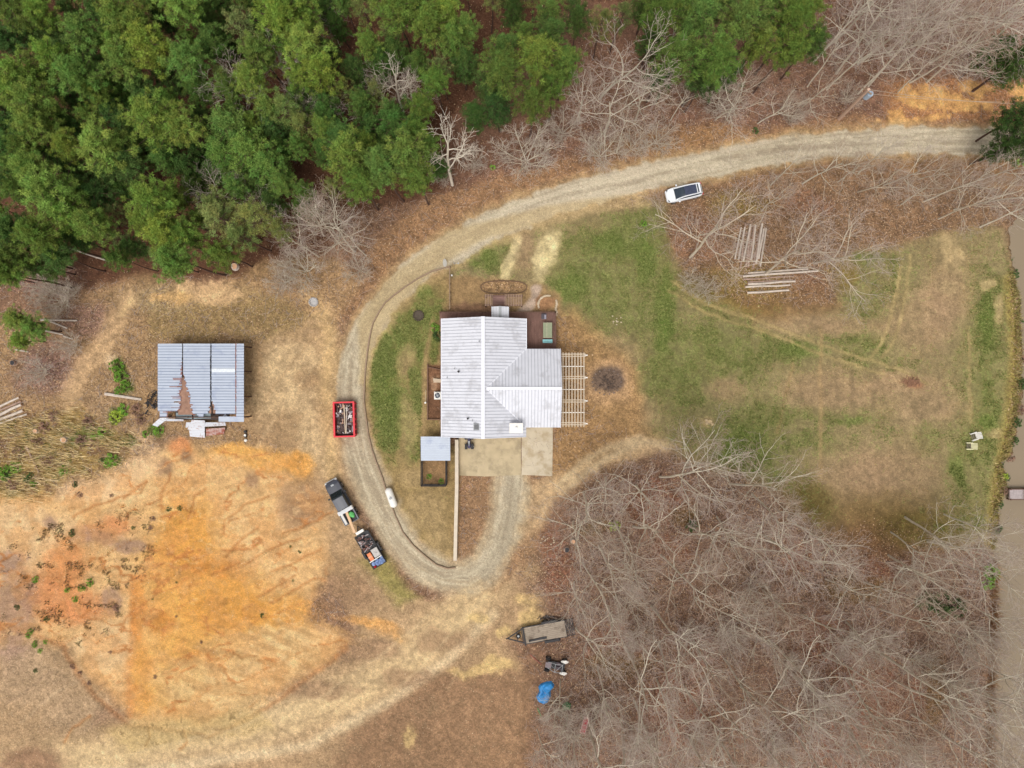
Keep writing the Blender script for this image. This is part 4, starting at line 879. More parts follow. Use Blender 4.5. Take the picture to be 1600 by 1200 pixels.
# junk trailer
fr, re = W(562.5, 830.5, .7), W(594, 883, .7); d = fr - re; L_ = d.length
tr = empty('utility_trailer', (*((fr + re) / 2)[:2], 0), math.atan2(d.y, d.x), 'black open trailer heaped with junk behind the pickup truck', 'trailer')
h = L_ / 2
mb = MB(); mb.box(-h, h - .3, -.85, .85, .45, .55)
mb.build('trailer_bed', m_blk, tr)
mb = MB()
for s_ in (-1, 1):
    mb.bar((-h, s_ * .9, .95), (h - .3, s_ * .9, .95), .06, .08); mb.bar((-h, s_ * .9, .6), (h - .3, s_ * .9, .6), .08, .1)
    for i in range(6): x = -h + (L_ - .3) * i / 5; mb.bar((x, s_ * .9, .5), (x, s_ * .9, .98), .06, .06)
    mb.bar((-.35 - .5, s_ * 1.05, .78), (-.35 + .5, s_ * 1.05, .78), .26, .04)
for x in (-h, -.9, h - .3): mb.bar((x, -.9, .98), (x, .9, .98), .07, .07)
mb.bar((h - .3, -.6, .5), (h + .7, 0, .5), .08, .1); mb.bar((h - .3, .6, .5), (h + .7, 0, .5), .08, .1)
mb.build('trailer_frame', m_dark, tr)
for x in (-.75, .05):
    for y in (-1.03, 1.03): wheel(tr, x, y, .33, .2)
mb = MB(); mb.box(h - .2, h + .15, -.52, .52, .55, 1.0); mb.build('tongue_box', m_wht, tr, bevel=.02)
mb = MB(); mb.box(-.55, .55, -.42, .42, 0, .45); mb.mi = 1; mb.bar((-.1, -.2, .46), (.15, .1, .46), .03, .02)
place('storage_bin', mb, [M('grey_lid', (184, 178, 172)), m_dark], tr, -.75, -.42, .6, 0, 'grey lidded storage bin in the trailer beside the orange one', 'bin', bevel=.05)
mb = MB(); mb.box(-.5, .5, -.26, .26, 0, .42); mb.mi = 1; mb.box(-.1, .1, -.28, .28, .42, .44)
place('orange_bin', mb, [M('orange_plastic', (222, 132, 88), var=.08), M('orange_pale', (228, 160, 124))], tr, -.9, .42, .6, 0, 'orange bin along the left side of the trailer', 'bin', bevel=.04)
rr = random.Random(3)
mb = MB()
for i in range(7): mb.blob((rr.uniform(-.35, .35), rr.uniform(-.65, .65), .25), rr.uniform(.2, .34), rr.uniform(.2, .35), .2, i, .3)
place('tarp_bundle', mb, M('blue_tarp_mix', (126, 146, 186), var=.3, scale=2.5), tr, -1.95, 0, .6, 0, 'crumpled blue and white sacking at the tail of the trailer', 'tarp bundle')
mb = MB(); mb.box(-.05, .05, -.85, .85, 0, .4); place('white_board', mb, m_wht, tr, -1.45, 0, .68, .03, 'white board standing across the trailer behind the bins', 'board')
mb = MB(); mb.blob((0, 0, .15), .2, .16, .16, 2); place('red_can', mb, m_red, tr, -2.3, .6, .6, 0, 'red can in the left rear corner of the trailer', 'can')
junkc = [(m_dark, 'dark'), (M('junk_brown', (120, 84, 76), var=.3), 'brown'), (M('junk_grey', (168, 158, 158), var=.25), 'grey')]
mb = MB()
for i in range(70):
    x, y = rr.uniform(-.95, .95), rr.uniform(-.75, .75); a = rr.gauss(1.5, .5); L2 = rr.uniform(.2, .7); mb.mi = rr.choice((0, 1, 1, 2)); z = rr.uniform(0, .5)
    mb.bar((x, y, z), (x + math.cos(a) * L2, max(-.8, min(.8, y + math.sin(a) * L2)), z + rr.uniform(-.05, .1)), rr.uniform(.04, .14), .06)
mb.mi = 0; mb.blob((.5, .2, .4), .2, .16, .15, 1); mb.blob((-.6, -.1, .4), .2, .18, .16, 5); mb.mi = 2; mb.blob((.3, .5, .35), .2, .3, .12, 4)
place('scrap_pile', mb, [j[0] for j in junkc], tr, .9, 0, .56, 0, 'tangled pile of pipes and scrap in the front half of the trailer', 'scrap heap')
# red dumpster
c = W(539, 655, .8); dm = empty('dumpster', (c.x, c.y, 0), R(91.5), 'red open topped dumpster full of debris at the drive edge', 'dumpster')
hx, hy = 2.1, 1.22
mb = MB(); mb.box(-hx, hx, -hy, hy, .15, .22); wt = .07
mb.slab([(-hx, -hy - wt, 1.3), (hx, -hy - wt, 1.3), (hx, -hy + .02, 1.3), (-hx, -hy + .02, 1.3)], 1.15)
for s_ in (-1, 1): mb.box(-hx, hx, s_ * hy - wt, s_ * hy + wt, .15, 1.3); mb.box(s_ * hx - wt, s_ * hx + wt, -hy, hy, .15, 1.3)
mb.build('dumpster_body', m_red, dm)
mb = MB()
for s_ in (-1, 1): mb.bar((-hx - .1, s_ * hy, 1.34), (hx + .1, s_ * hy, 1.34), .2, .1); mb.bar((s_ * hx, -hy - .05, 1.345), (s_ * hx, hy + .05, 1.345), .18, .1)
for i in range(7):
    x = -hx + .2 + i * (2 * hx - .4) / 6
    for s_ in (-1, 1): mb.bar((x, s_ * (hy + .13), .2), (x, s_ * (hy + .13), 1.28), .09, .12)
mb.build('dumpster_rim', M('rim_red', (216, 52, 62), rough=.45), dm)
for x in (-1.6, 1.6):
    for y in (-1.0, 1.0): mb = MB(); mb.cyl((x, y, .08), .09, .12, 10, 'y'); mb.build('wheel', m_dark, dm)
rr = random.Random(8); bpy.context.view_layer.update()
mb = MB(); deb = [M('debris_dark', (84, 66, 62), var=.3), M('debris_tan', (176, 140, 118), var=.2), M('debris_white', (222, 216, 212), var=.1), M('debris_grey', (142, 132, 136), var=.2)]
mb.box(-hx + .1, hx - .1, -hy + .1, hy - .1, 0, .3)
for i in range(150):
    x, y = rr.uniform(-1.8, 1.8), rr.uniform(-.95, .95); a = rr.choice((0, 0, 1.2, -1.0, .5)) + rr.gauss(0, .3); L2 = rr.uniform(.15, .8); mb.mi = rr.choice((0, 0, 0, 1, 1, 2, 3)); z = rr.uniform(.3, .75)
    ex = max(-1.95, min(1.95, x + math.cos(a) * L2)); ey = max(-1.1, min(1.1, y + math.sin(a) * L2)); mb.bar((x, y, z), (ex, ey, z + rr.uniform(-.1, .15)), rr.uniform(.05, .22), .05)
place('debris_pile', mb, deb, dm, 0, 0, .24, 0, 'mixed building debris filling the red dumpster', 'debris')
for k, (y, lb) in enumerate(((-.05, 'long pale board lying down the middle of the red dumpster'), (-.28, 'thinner grey board right of the middle one in the dumpster'))):
    mb = MB(); mb.box(-1.75, 1.75, -.06 + .02 * k, .06 - .02 * k, 0, .06); place('long_board', mb, m_timp if k == 0 else m_log, dm, 0, y, 1.1, .03 - .08 * k, lb, 'board')
# white car
a_, b_ = W(1041.5, 307, .7), W(1096, 294.5, .7); c = (a_ + b_) / 2; d = a_ - b_
cr = empty('white_car', (c.x, c.y, zg(1068, 301)), math.atan2(d.y, d.x), 'white hatchback with dark glass roof parked on grass below the drive', 'car')
m_cw = M('white_car_paint', (236, 238, 242), rough=.3, var=.02, spec=.5)
mb = MB(); mb.loft([ring(-2.27, .55, .42, .8, .02), ring(-2.17, .76, .38, .92, .02), ring(-1.95, .88, .35, .98, .02), ring(-1.2, .93, .3, 1.0, .02), ring(.8, .93, .3, 1.0, .03), ring(1.5, .9, .3, .93, .05), ring(2.05, .82, .35, .82, .04), ring(2.27, .66, .42, .66, .03)])
mb.build('body', m_cw, cr, bevel=.04)
mb = MB(); mb.loft([ring(-2.12, .7, .98, 1.05, .02, .1), ring(-1.75, .76, .98, 1.4, .03, .14), ring(-.9, .8, .98, 1.5, .03, .15), ring(.1, .8, .98, 1.5, .03, .15), ring(.55, .79, .98, 1.36, .03, .14), ring(1.25, .74, .96, 1.0, .02, .06)])
mb.build('windows', m_glass, cr)
mb = MB()
for s_ in (-1, 1): mb.tube([(-2.1, s_ * .6, 1.06), (-1.75, s_ * .6, 1.44), (-.9, s_ * .63, 1.54), (.1, s_ * .64, 1.54), (.55, s_ * .66, 1.38), (1.2, s_ * .7, 1.0)], .075, 6)
mb.bar((-1.8, -.6, 1.43), (-1.8, .6, 1.43), .22, .08); mb.bar((-1.45, -.6, 1.5), (-1.45, .6, 1.5), .1, .05)
mb.build('roof_frame', m_cw, cr)
mb = MB(); mb.loft([ring(-1.4, .56, 1.46, 1.525, .02, .02), ring(.1, .57, 1.48, 1.545, .02, .02)]); mb.build('glass_roof', M('glass_roof_tint', (66, 72, 92), rough=.25, var=.25, scale=5), cr)
for x in (-1.4, 1.4):
    for y in (-.82, .82): wheel(cr, x, y, .33, .22)
for s_ in (-1, 1):
    mb = MB(); mb.box(1.9, 2.12, s_ * .62 - .13, s_ * .62 + .13, .72, .84); mb.build('headlight', m_glass, cr)
    mb = MB(); mb.box(.75, .92, s_ * .93 - (.0 if s_ > 0 else .18), s_ * .93 + (.18 if s_ > 0 else .0), .95, 1.08); mb.build('mirror', m_cw, cr)
    mb = MB(); mb.box(-2.27, -2.15, s_ * .66 - .12, s_ * .66 + .12, .72, .9); mb.build('tail_light', m_red, cr)
# flatbed trailer, right
a_, b_ = W(819.5, 993.5, .7), W(883.5, 982, .7); c = (a_ + b_) / 2; d = a_ - b_; h = d.length / 2
fb = empty('flatbed_trailer', (c.x, c.y, 0), math.atan2(d.y, d.x), 'long black flatbed trailer with grey plank deck at the wood edge', 'trailer')
mb = MB()
for i in range(9): y = -.98 + i * .22; mb.box(-h, h, y, y + .205, .66, .72)
mb.build('plank_deck', M('grey_planks', (156, 142, 126), rough=.9, var=.15, scale=2, stretch=(.4, 5, 1), stain=(120, 106, 92), stain_amt=.4), fb)
mb = MB()
for s_ in (-1, 1): mb.bar((-h - .1, s_ * 1.03, .64), (h, s_ * 1.03, .64), .1, .16); mb.bar((h, s_ * .95, .6), (h + 2.15, 0, .6), .12, .14)
mb.bar((h + .05, -1.15, .78), (h + .05, 1.15, .78), .18, .3); mb.bar((h + .25, -1.1, .6), (h + .25, 1.1, .6), .08, .1); mb.bar((h + .9, -.5, .6), (h + .9, .5, .6), .1, .1); mb.bar((h + 2.0, 0, .6), (h + 2.35, 0, .6), .12, .12)
mb.build('trailer_frame', m_dark, fb)
mb = MB(); mb.cyl((h + .75, -.1, .66), .3, .16, 16); sp_ = mb.build('spare_wheel', m_tyre, fb); mb = MB(); mb.cyl((h + .75, -.1, .75), .13, .05, 12); mb.build('hub', m_grey, sp_)
for s_ in (-1, 1): mb = MB(); mb.bar((-1.6, s_ * 1.18, .82), (.25, s_ * 1.18, .82), .3, .06); mb.bar((-1.6, s_ * 1.18, .82), (-1.75, s_ * 1.18, .6), .3, .05); mb.build('fender', m_dark, fb)
for x in (-1.15, -.25):
    for y in (-1.18, 1.18): wheel(fb, x, y, .36, .2)
mb = MB()
for i in range(5): mb.bar((-h - .1 - i * .22, -1.0, .6 - i * .02), (-h - .1 - i * .22, 1.0, .6 - i * .02), .09, .08)
for y in (-1, -.35, .35, 1): mb.bar((-h, y, .6), (-h - 1.1, y, .5), .08, .08)
mb.build('ramp', m_blk, fb)
mb = MB(); mb.bar((-.2, 0, .06), (.9, 0, .08), .2, .12); mb.bar((-1.2, .0, .04), (-.2, -.02, .05), .26, .08); mb.cyl((.95, 0, .12), .12, .2, 10)
bpy.context.view_layer.update(); place('jack_beam', mb, m_dark, fb, 1.1, .68, .72, .02, 'dark metal beam lying along the south edge of the grey plank deck', 'beam')
rr = random.Random(6); mb = MB()
for i in range(16): a = rr.uniform(0, 3.1); x = rr.uniform(-.7, .7); mb.bar((x, rr.uniform(-.2, .2), rr.uniform(0, .3)), (x + .5 * math.cos(a), .3 * math.sin(a), rr.uniform(0, .3)), .07, .06)
place('chain_heap', mb, m_dark, fb, -.5, -1.7, 0, 0, 'dark heap of bars beside the north wheels of the flatbed trailer', 'scrap heap')
# buggy
c = W(869, 1040.5, .6); bg_ = empty('off_road_buggy', (c.x, c.y, 0), R(172), 'black open buggy with two white fenders among bare branches', 'buggy')
for x in (-1.0, 1.05):
    for y in (-.72, .72): wheel(bg_, x, y, .34, .28)
mb = MB(); mb.box(-1.1, 1.0, -.45, .45, .35, .5); mb.build('floor_pan', m_blk, bg_)
for s_ in (-1, 1): mb = MB(); mb.loft([[Vector((x, s_ * .72 + a * (w_), z + b * .05)) for a, b in ((-1, -1), (-1, 1), (1, 1), (1, -1))] for x, w_, z in ((-1.45, .06, .7), (-1.1, .22, .86), (-.6, .12, .84), (-.5, .05, .8))]); mb.build('fender', m_wht, bg_)
mb = MB()
for s_ in (-1, 1): mb.tube([(-1.0, s_ * .4, .5), (-.7, s_ * .5, 1.35), (.2, s_ * .5, 1.4), (.8, s_ * .42, .8), (1.3, s_ * .3, .5)], .035, 6)
mb.tube([(-.7, -.5, 1.35), (-.7, .5, 1.35)], .035, 6); mb.tube([(.2, -.5, 1.4), (.2, .5, 1.4)], .035, 6); mb.tube([(-.7, -.5, 1.35), (.2, .5, 1.4)], .03, 6); mb.tube([(.6, 0, .7), (.35, .1, 1.0)], .03, 6)
mb.build('roll_cage', m_grey, bg_)
for s_ in (-1, 1): mb = MB(); mb.box(-.5, 0, s_ * .25 - .2, s_ * .25 + .2, .5, .62); mb.box(-.6, -.5, s_ * .25 - .2, s_ * .25 + .2, .5, 1.1); mb.build('seat', M('worn_seat', (96, 84, 88)), bg_, bevel=.04)
mb = MB(); mb.box(.6, 1.35, -.35, .35, .5, .75); mb.build('hood', M('dusty_hood', (132, 120, 122), var=.2), bg_, bevel=.06)
# quad bike under the eave
c = W(733, 690, .5); qb = empty('quad_bike', (c.x, c.y, .1), R(-88), 'dark quad bike parked nose out under the garage eave', 'quad bike')
for x in (-.6, .6):
    for y in (-.42, .42): wheel(qb, x, y, .28, .26)
mb = MB(); mb.loft([ring(-.8, .24, .4, .6), ring(-.1, .18, .4, .75), ring(.5, .22, .4, .72), ring(.85, .16, .4, .55)]); mb.build('body', M('quad_blue', (78, 74, 96)), qb)
for s_ in (-1, 1):
    for x in (-.6, .6): mb = MB(); mb.box(x - .34, x + .34, s_ * .38 - .17, s_ * .38 + .17, .6, .64); mb.build('fender', m_dark, qb, bevel=.02)
mb = MB(); mb.tube([(.35, -.36, .98), (.3, 0, .9), (.35, .36, .98)], .025, 6); mb.build('handlebar', m_dark, qb); mb = MB(); mb.box(-.1, .42, -.1, .1, .74, .8); mb.build('tank_cover', m_grey, qb)
# ------------------------------------------------------------------ tarps and bits by the wood
def tarp(name, pts, hgt, m, label, cat, seed=0):
    P_ = [W(a, b) for a, b in pts]; c = sum(P_, Vector()) / len(P_); rr = random.Random(seed); n = len(P_); vs_ = [(0, 0, hgt)]; fs = []
    for ri, (k, z) in enumerate(((.3, .95), (.6, .8), (.85, .5), (1, .05))):
        for p in P_:
            q_ = (p - c) * k; vs_.append((q_.x + rr.uniform(-.06, .06), q_.y + rr.uniform(-.06, .06), z * hgt * (1 + rr.uniform(-.25, .25))))
    for i in range(n): fs.append((0, 1 + i, 1 + (i + 1) % n))
    for r_ in range(3):
        for i in range(n): i2 = (i + 1) % n; fs.append((1 + r_ * n + i, 1 + (r_ + 1) * n + i, 1 + (r_ + 1) * n + i2, 1 + r_ * n + i2))
    mb = MB(); mb.add(vs_, fs); return tag(mb.build(name, m, loc=(c.x, c.y, 0)), label, cat)
tarp('blue_tarp', [(845, 1068), (853, 1065), (862, 1064), (866, 1070), (860, 1078), (861, 1088), (856, 1097), (849, 1100), (841, 1096), (838, 1088), (843, 1080), (842, 1073)], .7, M('blue_tarp_plastic', (56, 140, 208), rough=.5, var=.25, scale=1.6), 'bright blue tarp over a low heap below the buggy', 'tarp', 3)
tarp('green_tarp', [(879, 1100), (887, 1096), (893, 1101), (890, 1108), (880, 1109)], .6, M('green_plastic', (44, 130, 72), rough=.5, var=.2), 'small dark green tarp bundle right of the blue tarp', 'tarp', 5)
c = W(913.5, 1134, .5); ln = W(917, 1122, .5) - W(910, 1147, .5); mb = MB(); L2 = ln.length
mb.box(-L2 / 2, L2 / 2, -.3, .3, .15, .4); mb.mi = 1
for y in (-.3, .3): mb.bar((-L2 / 2, y, .43), (L2 / 2, y, .43), .07, .06)
for i in range(5): x = -L2 / 2 + .05 + i * (L2 - .1) / 4; mb.bar((x, -.3, .43), (x, .3, .43), .06, .05)
o = mb.build('red_crate', [M('faded_red', (182, 62, 74)), M('pale_strap', (214, 170, 168))], loc=(c.x, c.y, 0)); o.rotation_euler.z = math.atan2(ln.y, ln.x); tag(o, 'long faded red crate with pale slats under bare branches', 'crate')
def stick(name, a, b, w_, m, label, cat, z=.1, group=None, n=6, r2=None):
    p, q_ = W(*a), W(*b); p.z = zg(*a) + z; q_.z = zg(*b) + z; mb = MB(); c = p.copy(); mid = (p + q_) / 2 - c + Vector((0, 0, .03))
    mb.tube([Vector(), mid, q_ - c], [w_, w_ * .9, r2 or w_ * .75], n); return tag(mb.build(name, m, loc=c), label, cat, group)
stick('metal_pole', (828, 1022), (846, 1038), .05, M('rusty_red', (164, 96, 84)), 'thin rusty red pole on the ground between flatbed trailer and buggy', 'pole')
stick('garden_hose', (840, 1106), (846, 1120), .05, M('hose_green', (80, 150, 90)), 'short green hose length lying left of the green tarp', 'hose')
# ------------------------------------------------------------------ chairs
def chair(px, py, rz, m, label, w_=.42):
    c = G(px, py); t = empty('lawn_chair', c, rz, label, 'lawn chair', 'chairs near the pond'); t.scale = (.8, .8, .8)
    mb = MB()
    for i in range(3): x = -.25 + i * .3; mb.box(x - .06, x + .06, -w_ + .08, w_ - .08, .28 + x * .15, .31 + x * .15)
    mb.build('seat', M('shaded_seat_slat', (120, 112, 98)), t)
    mb = MB()
    for i in range(5):
        y = -w_ + .02 + i * (2 * w_) / 5; mb.bar((-.3, y + w_ / 5, .3), (-.85, (y + w_ / 5) * 1.15, 1.05 - .1 * abs(i - 2) * .3), w_ * .34, .04, (1, 0, 0))
    mb.build('backrest', m, t)
    for s_ in (-1, 1):
        mb = MB(); mb.box(-.45, .6, s_ * (w_ + .04) - .06, s_ * (w_ + .04) + .06, .56, .6); mb.build('armrest', m, t)
        mb = MB(); mb.bar((.38, s_ * (w_ + .06), 0), (.38, s_ * (w_ + .06), .56), .1, .06); mb.build('leg', m, t)
        mb = MB(); mb.bar((.36, s_ * w_, .34), (-.75, s_ * w_, .02), .05, .12); mb.build('leg', m, t)
    return t
chair(1519.5, 681.5, R(198), m_wht, 'white slatted lawn chair, upper one of the pair near the pond', .5)
chair(1512, 696.5, R(180), M('cream_paint', (228, 222, 180), var=.05), 'cream yellow slatted lawn chair, lower one of the pair near the pond', .45)
# ------------------------------------------------------------------ dock
dkp = empty('dock', (*W(1577, 772)[:2], 0), 0, 'grey plank dock reaching out over the pond', 'dock')
mb = MB(); y0, y1 = W(0, 780.5, .3).y, W(0, 764.5, .3).y; x = W(1577, 0, .3).x
while x < W(1577, 0, .3).x + 7: mb.box(x, x + .14, y0, y1, .22, .27); x += .155
rel(mb, dkp).build('dock_boards', M('silver_boards', (170, 158, 156), rough=.9, var=.2, scale=4), dkp)
mb = MB(); x0 = W(1577, 0, .3).x
for y in (y0, y1): mb.bar((x0, y, .2), (x0 + 7, y, .2), .1, .2)
for i in range(5): mb.bar((x0 + .05 + i * 1.7, y0, .28), (x0 + .05 + i * 1.7, y1, .28), .05, .04)
rel(mb, dkp).build('dock_frame', m_deckd, dkp)
for i in range(4):
    for y in (y0, y1): mb = MB(); mb.cyl((x0 + .2 + i * 2, y, -.6), .1, 2, 8); rel(mb, dkp).build('post', m_deckd, dkp)
# ------------------------------------------------------------------ utility pole and wires
b0 = G(1311, 186); hp = 9.5
top = W(1357.5, 139.5, hp); pl = empty('utility_pole', b0, 0, 'leaning wooden utility pole with grey transformer above the gravel drive', 'utility pole')
mb = MB(); mb.tube([Vector((0, 0, -.3)), top - b0], [.24, .17], 10); mb.build('pole_shaft', M('pole_wood', (196, 166, 146), var=.12), pl)
def along(t): return (top - b0) * t
p = along(.86); mb = MB(); mb.cyl(p + Vector((.5, -.15, -.1)), .34, 1.0, 16); mb.cyl(p + Vector((.5, -.15, .43)), .26, .08, 16); tf = mb.build('transformer', M('transformer_grey', (160, 174, 188), rough=.4), pl); mb = MB(); mb.cyl(p + Vector((.6, -.15, .6)), .06, .3, 8); mb.cyl(p + Vector((.35, -.1, .6)), .06, .3, 8); mb.build('bushing', m_blue, tf)
p = along(.95); mb = MB(); mb.bar(p + Vector((-.5, .4, 0)), p + Vector((.5, -.4, 0)), .1, .12); mb.build('crossarm', m_tim, pl)
for k, (t_, zt, dy, nm) in enumerate(((.995, 9.3, 0, 'upper'), (.88, 8.6, 0, 'lower'))):
    a_ = b0 + along(t_); mb = MB(); px2, py2 = (1700, 160) if k == 0 else (1700, 160); e_ = W(1720, 165 if k == 0 else 158, zt - .5); pts = []
    for i in range(17): u = i / 16; q_ = a_.lerp(e_, u); q_.z -= 1.2 * 4 * u * (1 - u); pts.append(q_ - a_)
    mb.tube(pts, .022, 4); tag(mb.build('power_line', M('wire', (178, 160, 140)), loc=a_), f'{nm} overhead wire running right from the utility pole', 'wire')
# ------------------------------------------------------------------ satellite dish, posts, lids
sd = empty('satellite_dish', G(710, 413), 0, 'white satellite dish on a post at the top of the timber edging', 'satellite dish')
mb = MB(); mb.cyl((0, 0, .6), .04, 1.2, 8); mb.tube([(0, 0, 1.1), (.55, -.1, 1.15)], .025, 6); mb.build('mast', m_grey, sd)
mb = MB(); rings = []
for i in range(5):
    r_ = .12 + i * .1; rings.append([Vector((-.06 - .0 + (r_ ** 2) * .35, r_ * .95 * math.cos(2 * math.pi * k / 16), 1.25 + r_ * math.sin(2 * math.pi * k / 16) * .8 + 0)) for k in range(16)])
mb.loft(rings); o = mb.build('reflector', m_wht, sd); o.rotation_euler = (0, R(-30), 0); o.location = (-.5, 0, 0)
mb = MB(); mb.box(.5, .66, -.16, .02, 1.1, 1.24); mb.build('receiver', m_grey, sd)
for (px, py, r_, lb, nm, cat, m) in ((706, 430.5, .11, 'small white cap beside the rail fence', 'drain_cap', 'cap', m_wht), (654, 493, .62, 'dark round ring of soil in the lawn left of the house', 'well_ring', 'ring', M('dark_soil', (84, 72, 62))), (490, 472, .5, 'round grey stone ring left of the gravel drive bend', 'stone_ring', 'ring', M('grey_stone', (176, 172, 170), var=.25, scale=3))):
    c = G(px, py); mb = MB()
    if r_ < .2: mb.cyl((0, 0, .12), r_, .3, 12)
    else:
        rr = random.Random(int(px)); n = 14
        for i in range(n): a = 2 * math.pi * i / n; mb.blob((r_ * math.cos(a), r_ * math.sin(a), .08), .14, .12, .12, i, nu=6, nv=4)
        mb.cyl((0, 0, .0), r_, .1, 16)
    tag(mb.build(nm, m, loc=c), lb, cat)
mb = MB(); rr = random.Random(2); n = 18
for i in range(n): a = 2 * math.pi * i / n; k = 1.55; mb.blob((k * 1.15 * math.cos(a), k * math.sin(a), .03), .13, .1, .08, i, nu=6, nv=4)
c = G(948, 597); tag(mb.build('fire_ring', M('charred_stone', (124, 108, 98), var=.2), loc=c), 'large ring of charred stones right of the pergola', 'fire ring')
mb = MB(); rr = random.Random(21)
for i in range(30): a = rr.uniform(0, 6.3); r_ = rr.uniform(0, 1.1); mb.tube([(r_ * math.cos(a), r_ * math.sin(a), .05), (r_ * math.cos(a) + rr.uniform(-.4, .4), r_ * math.sin(a) + rr.uniform(-.4, .4), rr.uniform(.05, .25))], .035, 5)
tag(mb.build('ash_pile', M('charcoal', (82, 70, 64)), loc=c), 'charred sticks inside the fire ring', 'ash heap')
# ------------------------------------------------------------------ log piles
def logs(lst, group):
    for i, (a, b, w_, m, lb, z) in enumerate(lst):
        p, q_ = W(*a), W(*b); p.z = zg(*a) + w_ + z; q_.z = zg(*b) + w_ + z; mb = MB(); d = q_ - p; rr = random.Random(i + 50)
        s_ = d.cross(Vector((0, 0, 1))).normalized()
        mb.tube([Vector(), d * .33 + s_ * rr.uniform(-.05, .05), d * .7 + s_ * rr.uniform(-.05, .05), d], [w_, w_ * .97, w_ * .9, w_ * .84], 9, False)
        o = mb.build('log', m, loc=p, smooth=True); tag(o, lb, 'log', group)
        mb = MB(); dn = d.normalized() * .006; mb.tube([-dn, Vector()], w_ * .99, 9); mb.tube([d, d + dn], w_ * .83, 9); mb.build('cut_end', m_cut, o)
ordn = ['first', 'second', 'third', 'fourth', 'fifth', 'sixth', 'seventh', 'eighth', 'ninth', 'tenth', 'eleventh', 'twelfth']
lst = []
ys_ = [424, 429, 434, 438, 442.5, 449, 457]
spec = [((1168, 427), (1262, 420.5), .13, m_log, .0), ((1159, 432.5), (1276, 424), .15, m_log, .25), ((1161, 436.5), (1240, 432), .12, m_logd, 0), ((1168, 441), (1238, 437), .12, m_logd, 0), ((1167, 444.5), (1241, 440), .15, m_log, .2), ((1164, 448.5), (1234, 445.5), .14, m_log, .0), ((1167, 457.5), (1232, 453.5), .15, m_log, 0)]
for i, (a, b, w_, m, z) in enumerate(spec): lst.append((a, b, w_, m, f'{["pale","long pale","brown","thin brown","thick pale","pale","thick pale"][i]} log, {ordn[i]} from the top in the crosswise log row', z))
logs(lst, 'logs in the crosswise row')
lst = []; rr = random.Random(31)
for i in range(11):
    x = 1150 + i * 3.9; a = (x - 1.5 + rr.uniform(-1, 1), 410 + rr.uniform(-6, 10)); b = (x + 8 + rr.uniform(-2, 2), 353 + rr.uniform(-4, 6)); pale = rr.random() < .75
    lst.append((a, b, rr.uniform(.1, .15), m_log if pale else m_logd, f'{"pale" if pale else "brown"} log, {ordn[i]} from the left in the upright log pile', rr.uniform(0, .3)))
logs(lst, 'logs in the upright pile')
lst = []
for i, (a, b, w_, m, z) in enumerate((((-14, 642), (31, 621), .16, m_log, .0), ((-14, 648), (34, 627), .15, m_logd, 0), ((-14, 655), (36, 632), .2, m_log, .1), ((-14, 661), (38, 641), .2, m_log, 0), ((-14, 666), (44, 647), .14, m_log, 0))):
    lst.append((a, b, w_, m, f'{["pale thin","brown","thick pale","thick grey","short pale"][i]} log, {ordn[i]} from the top in the stack at the left edge', z))
logs(lst, 'logs stacked at the left edge')
fallen = [((64, 500), (122, 501), .13, 'straight fallen trunk right of the small leaning pine'), ((70, 498), (106, 513), .12, 'fallen trunk crossing the straight one beside the leaning pine'), ((60, 514), (100, 523), .12, 'fallen trunk second below the crossing ones by the leaning pine'), ((100, 525), (114, 530), .1, 'short broken trunk end at the tip of the fallen trunks'),
          ((104, 386), (172, 409), .13, 'long pale fallen trunk under the left pines, pointing at the shed'), ((78, 456), (113, 467), .14, 'grey fallen limb at the forest edge above the fallen trunks'), ((165, 615), (222, 624), .2, 'thick bleached log left of the shed'), ((42, 697), (62, 738), .14, 'grey log in the tall yellow grass below the log stack'), ((24, 546), (45, 550), .08, 'short pale stick below the small leaning pine'), ((520, 40), (552, 58), .1, 'short fallen stem in the red gap between top pines'), ((1385, 879), (1420, 876), .12, 'dark fallen trunk on the brown ground right of the field bottom'), ((1388, 882), (1402, 894), .12, 'dark fallen trunk angled under the horizontal dark one')]
for i, (a, b, w_, lb) in enumerate(fallen): stick('fallen_log', a, b, w_, m_log if i < 9 and i not in (5, 7) else m_logd, lb, 'fallen log', .12)
for i, (px, py, r_, lb) in enumerate(((58, 673, .3, 'round stump'), (102, 687, .4, 'wide pale topped stump in the tall yellow grass'), (368, 417, .45, 'pale broken stump below the forest edge near the drive'), (258, 412, .3, 'pale stump at the foot of the big yellow pine'), (895, 845, .3, 'low pale stump left of the wood'), (22, 567, .35, 'dark upturned stump below the small leaning pine'), (885, 858, .4, 'black hollow stump at the left edge of the bare wood'))):
    c = G(px, py); mb = MB(); mb.tube([(0, 0, -.1), (0, 0, .15), (.02, 0, .45)], [r_ * 1.25, r_, r_ * .9], 10); o = mb.build('stump', m_logd if i > 4 else m_log, loc=c); tag(o, lb if i else 'round grey stump in yellow grass right of the log stack', 'stump')
    mb = MB(); mb.cyl((.02, 0, .455), r_ * .8, .02, 10); mb.build('cut_face', m_cut if i < 5 else m_dark, o)
mb = MB(); rr = random.Random(77)
for i in range(9): mb.blob((rr.uniform(-.5, .5), rr.uniform(-.4, .4), .12), .25, .2, .18, i, nu=6, nv=4)
c = G(1109, 661); tag(mb.build('rock_pile', M('tan_rock', (200, 176, 136)), loc=c), 'small tan rock heap in the bright green patch of the field', 'rock heap')
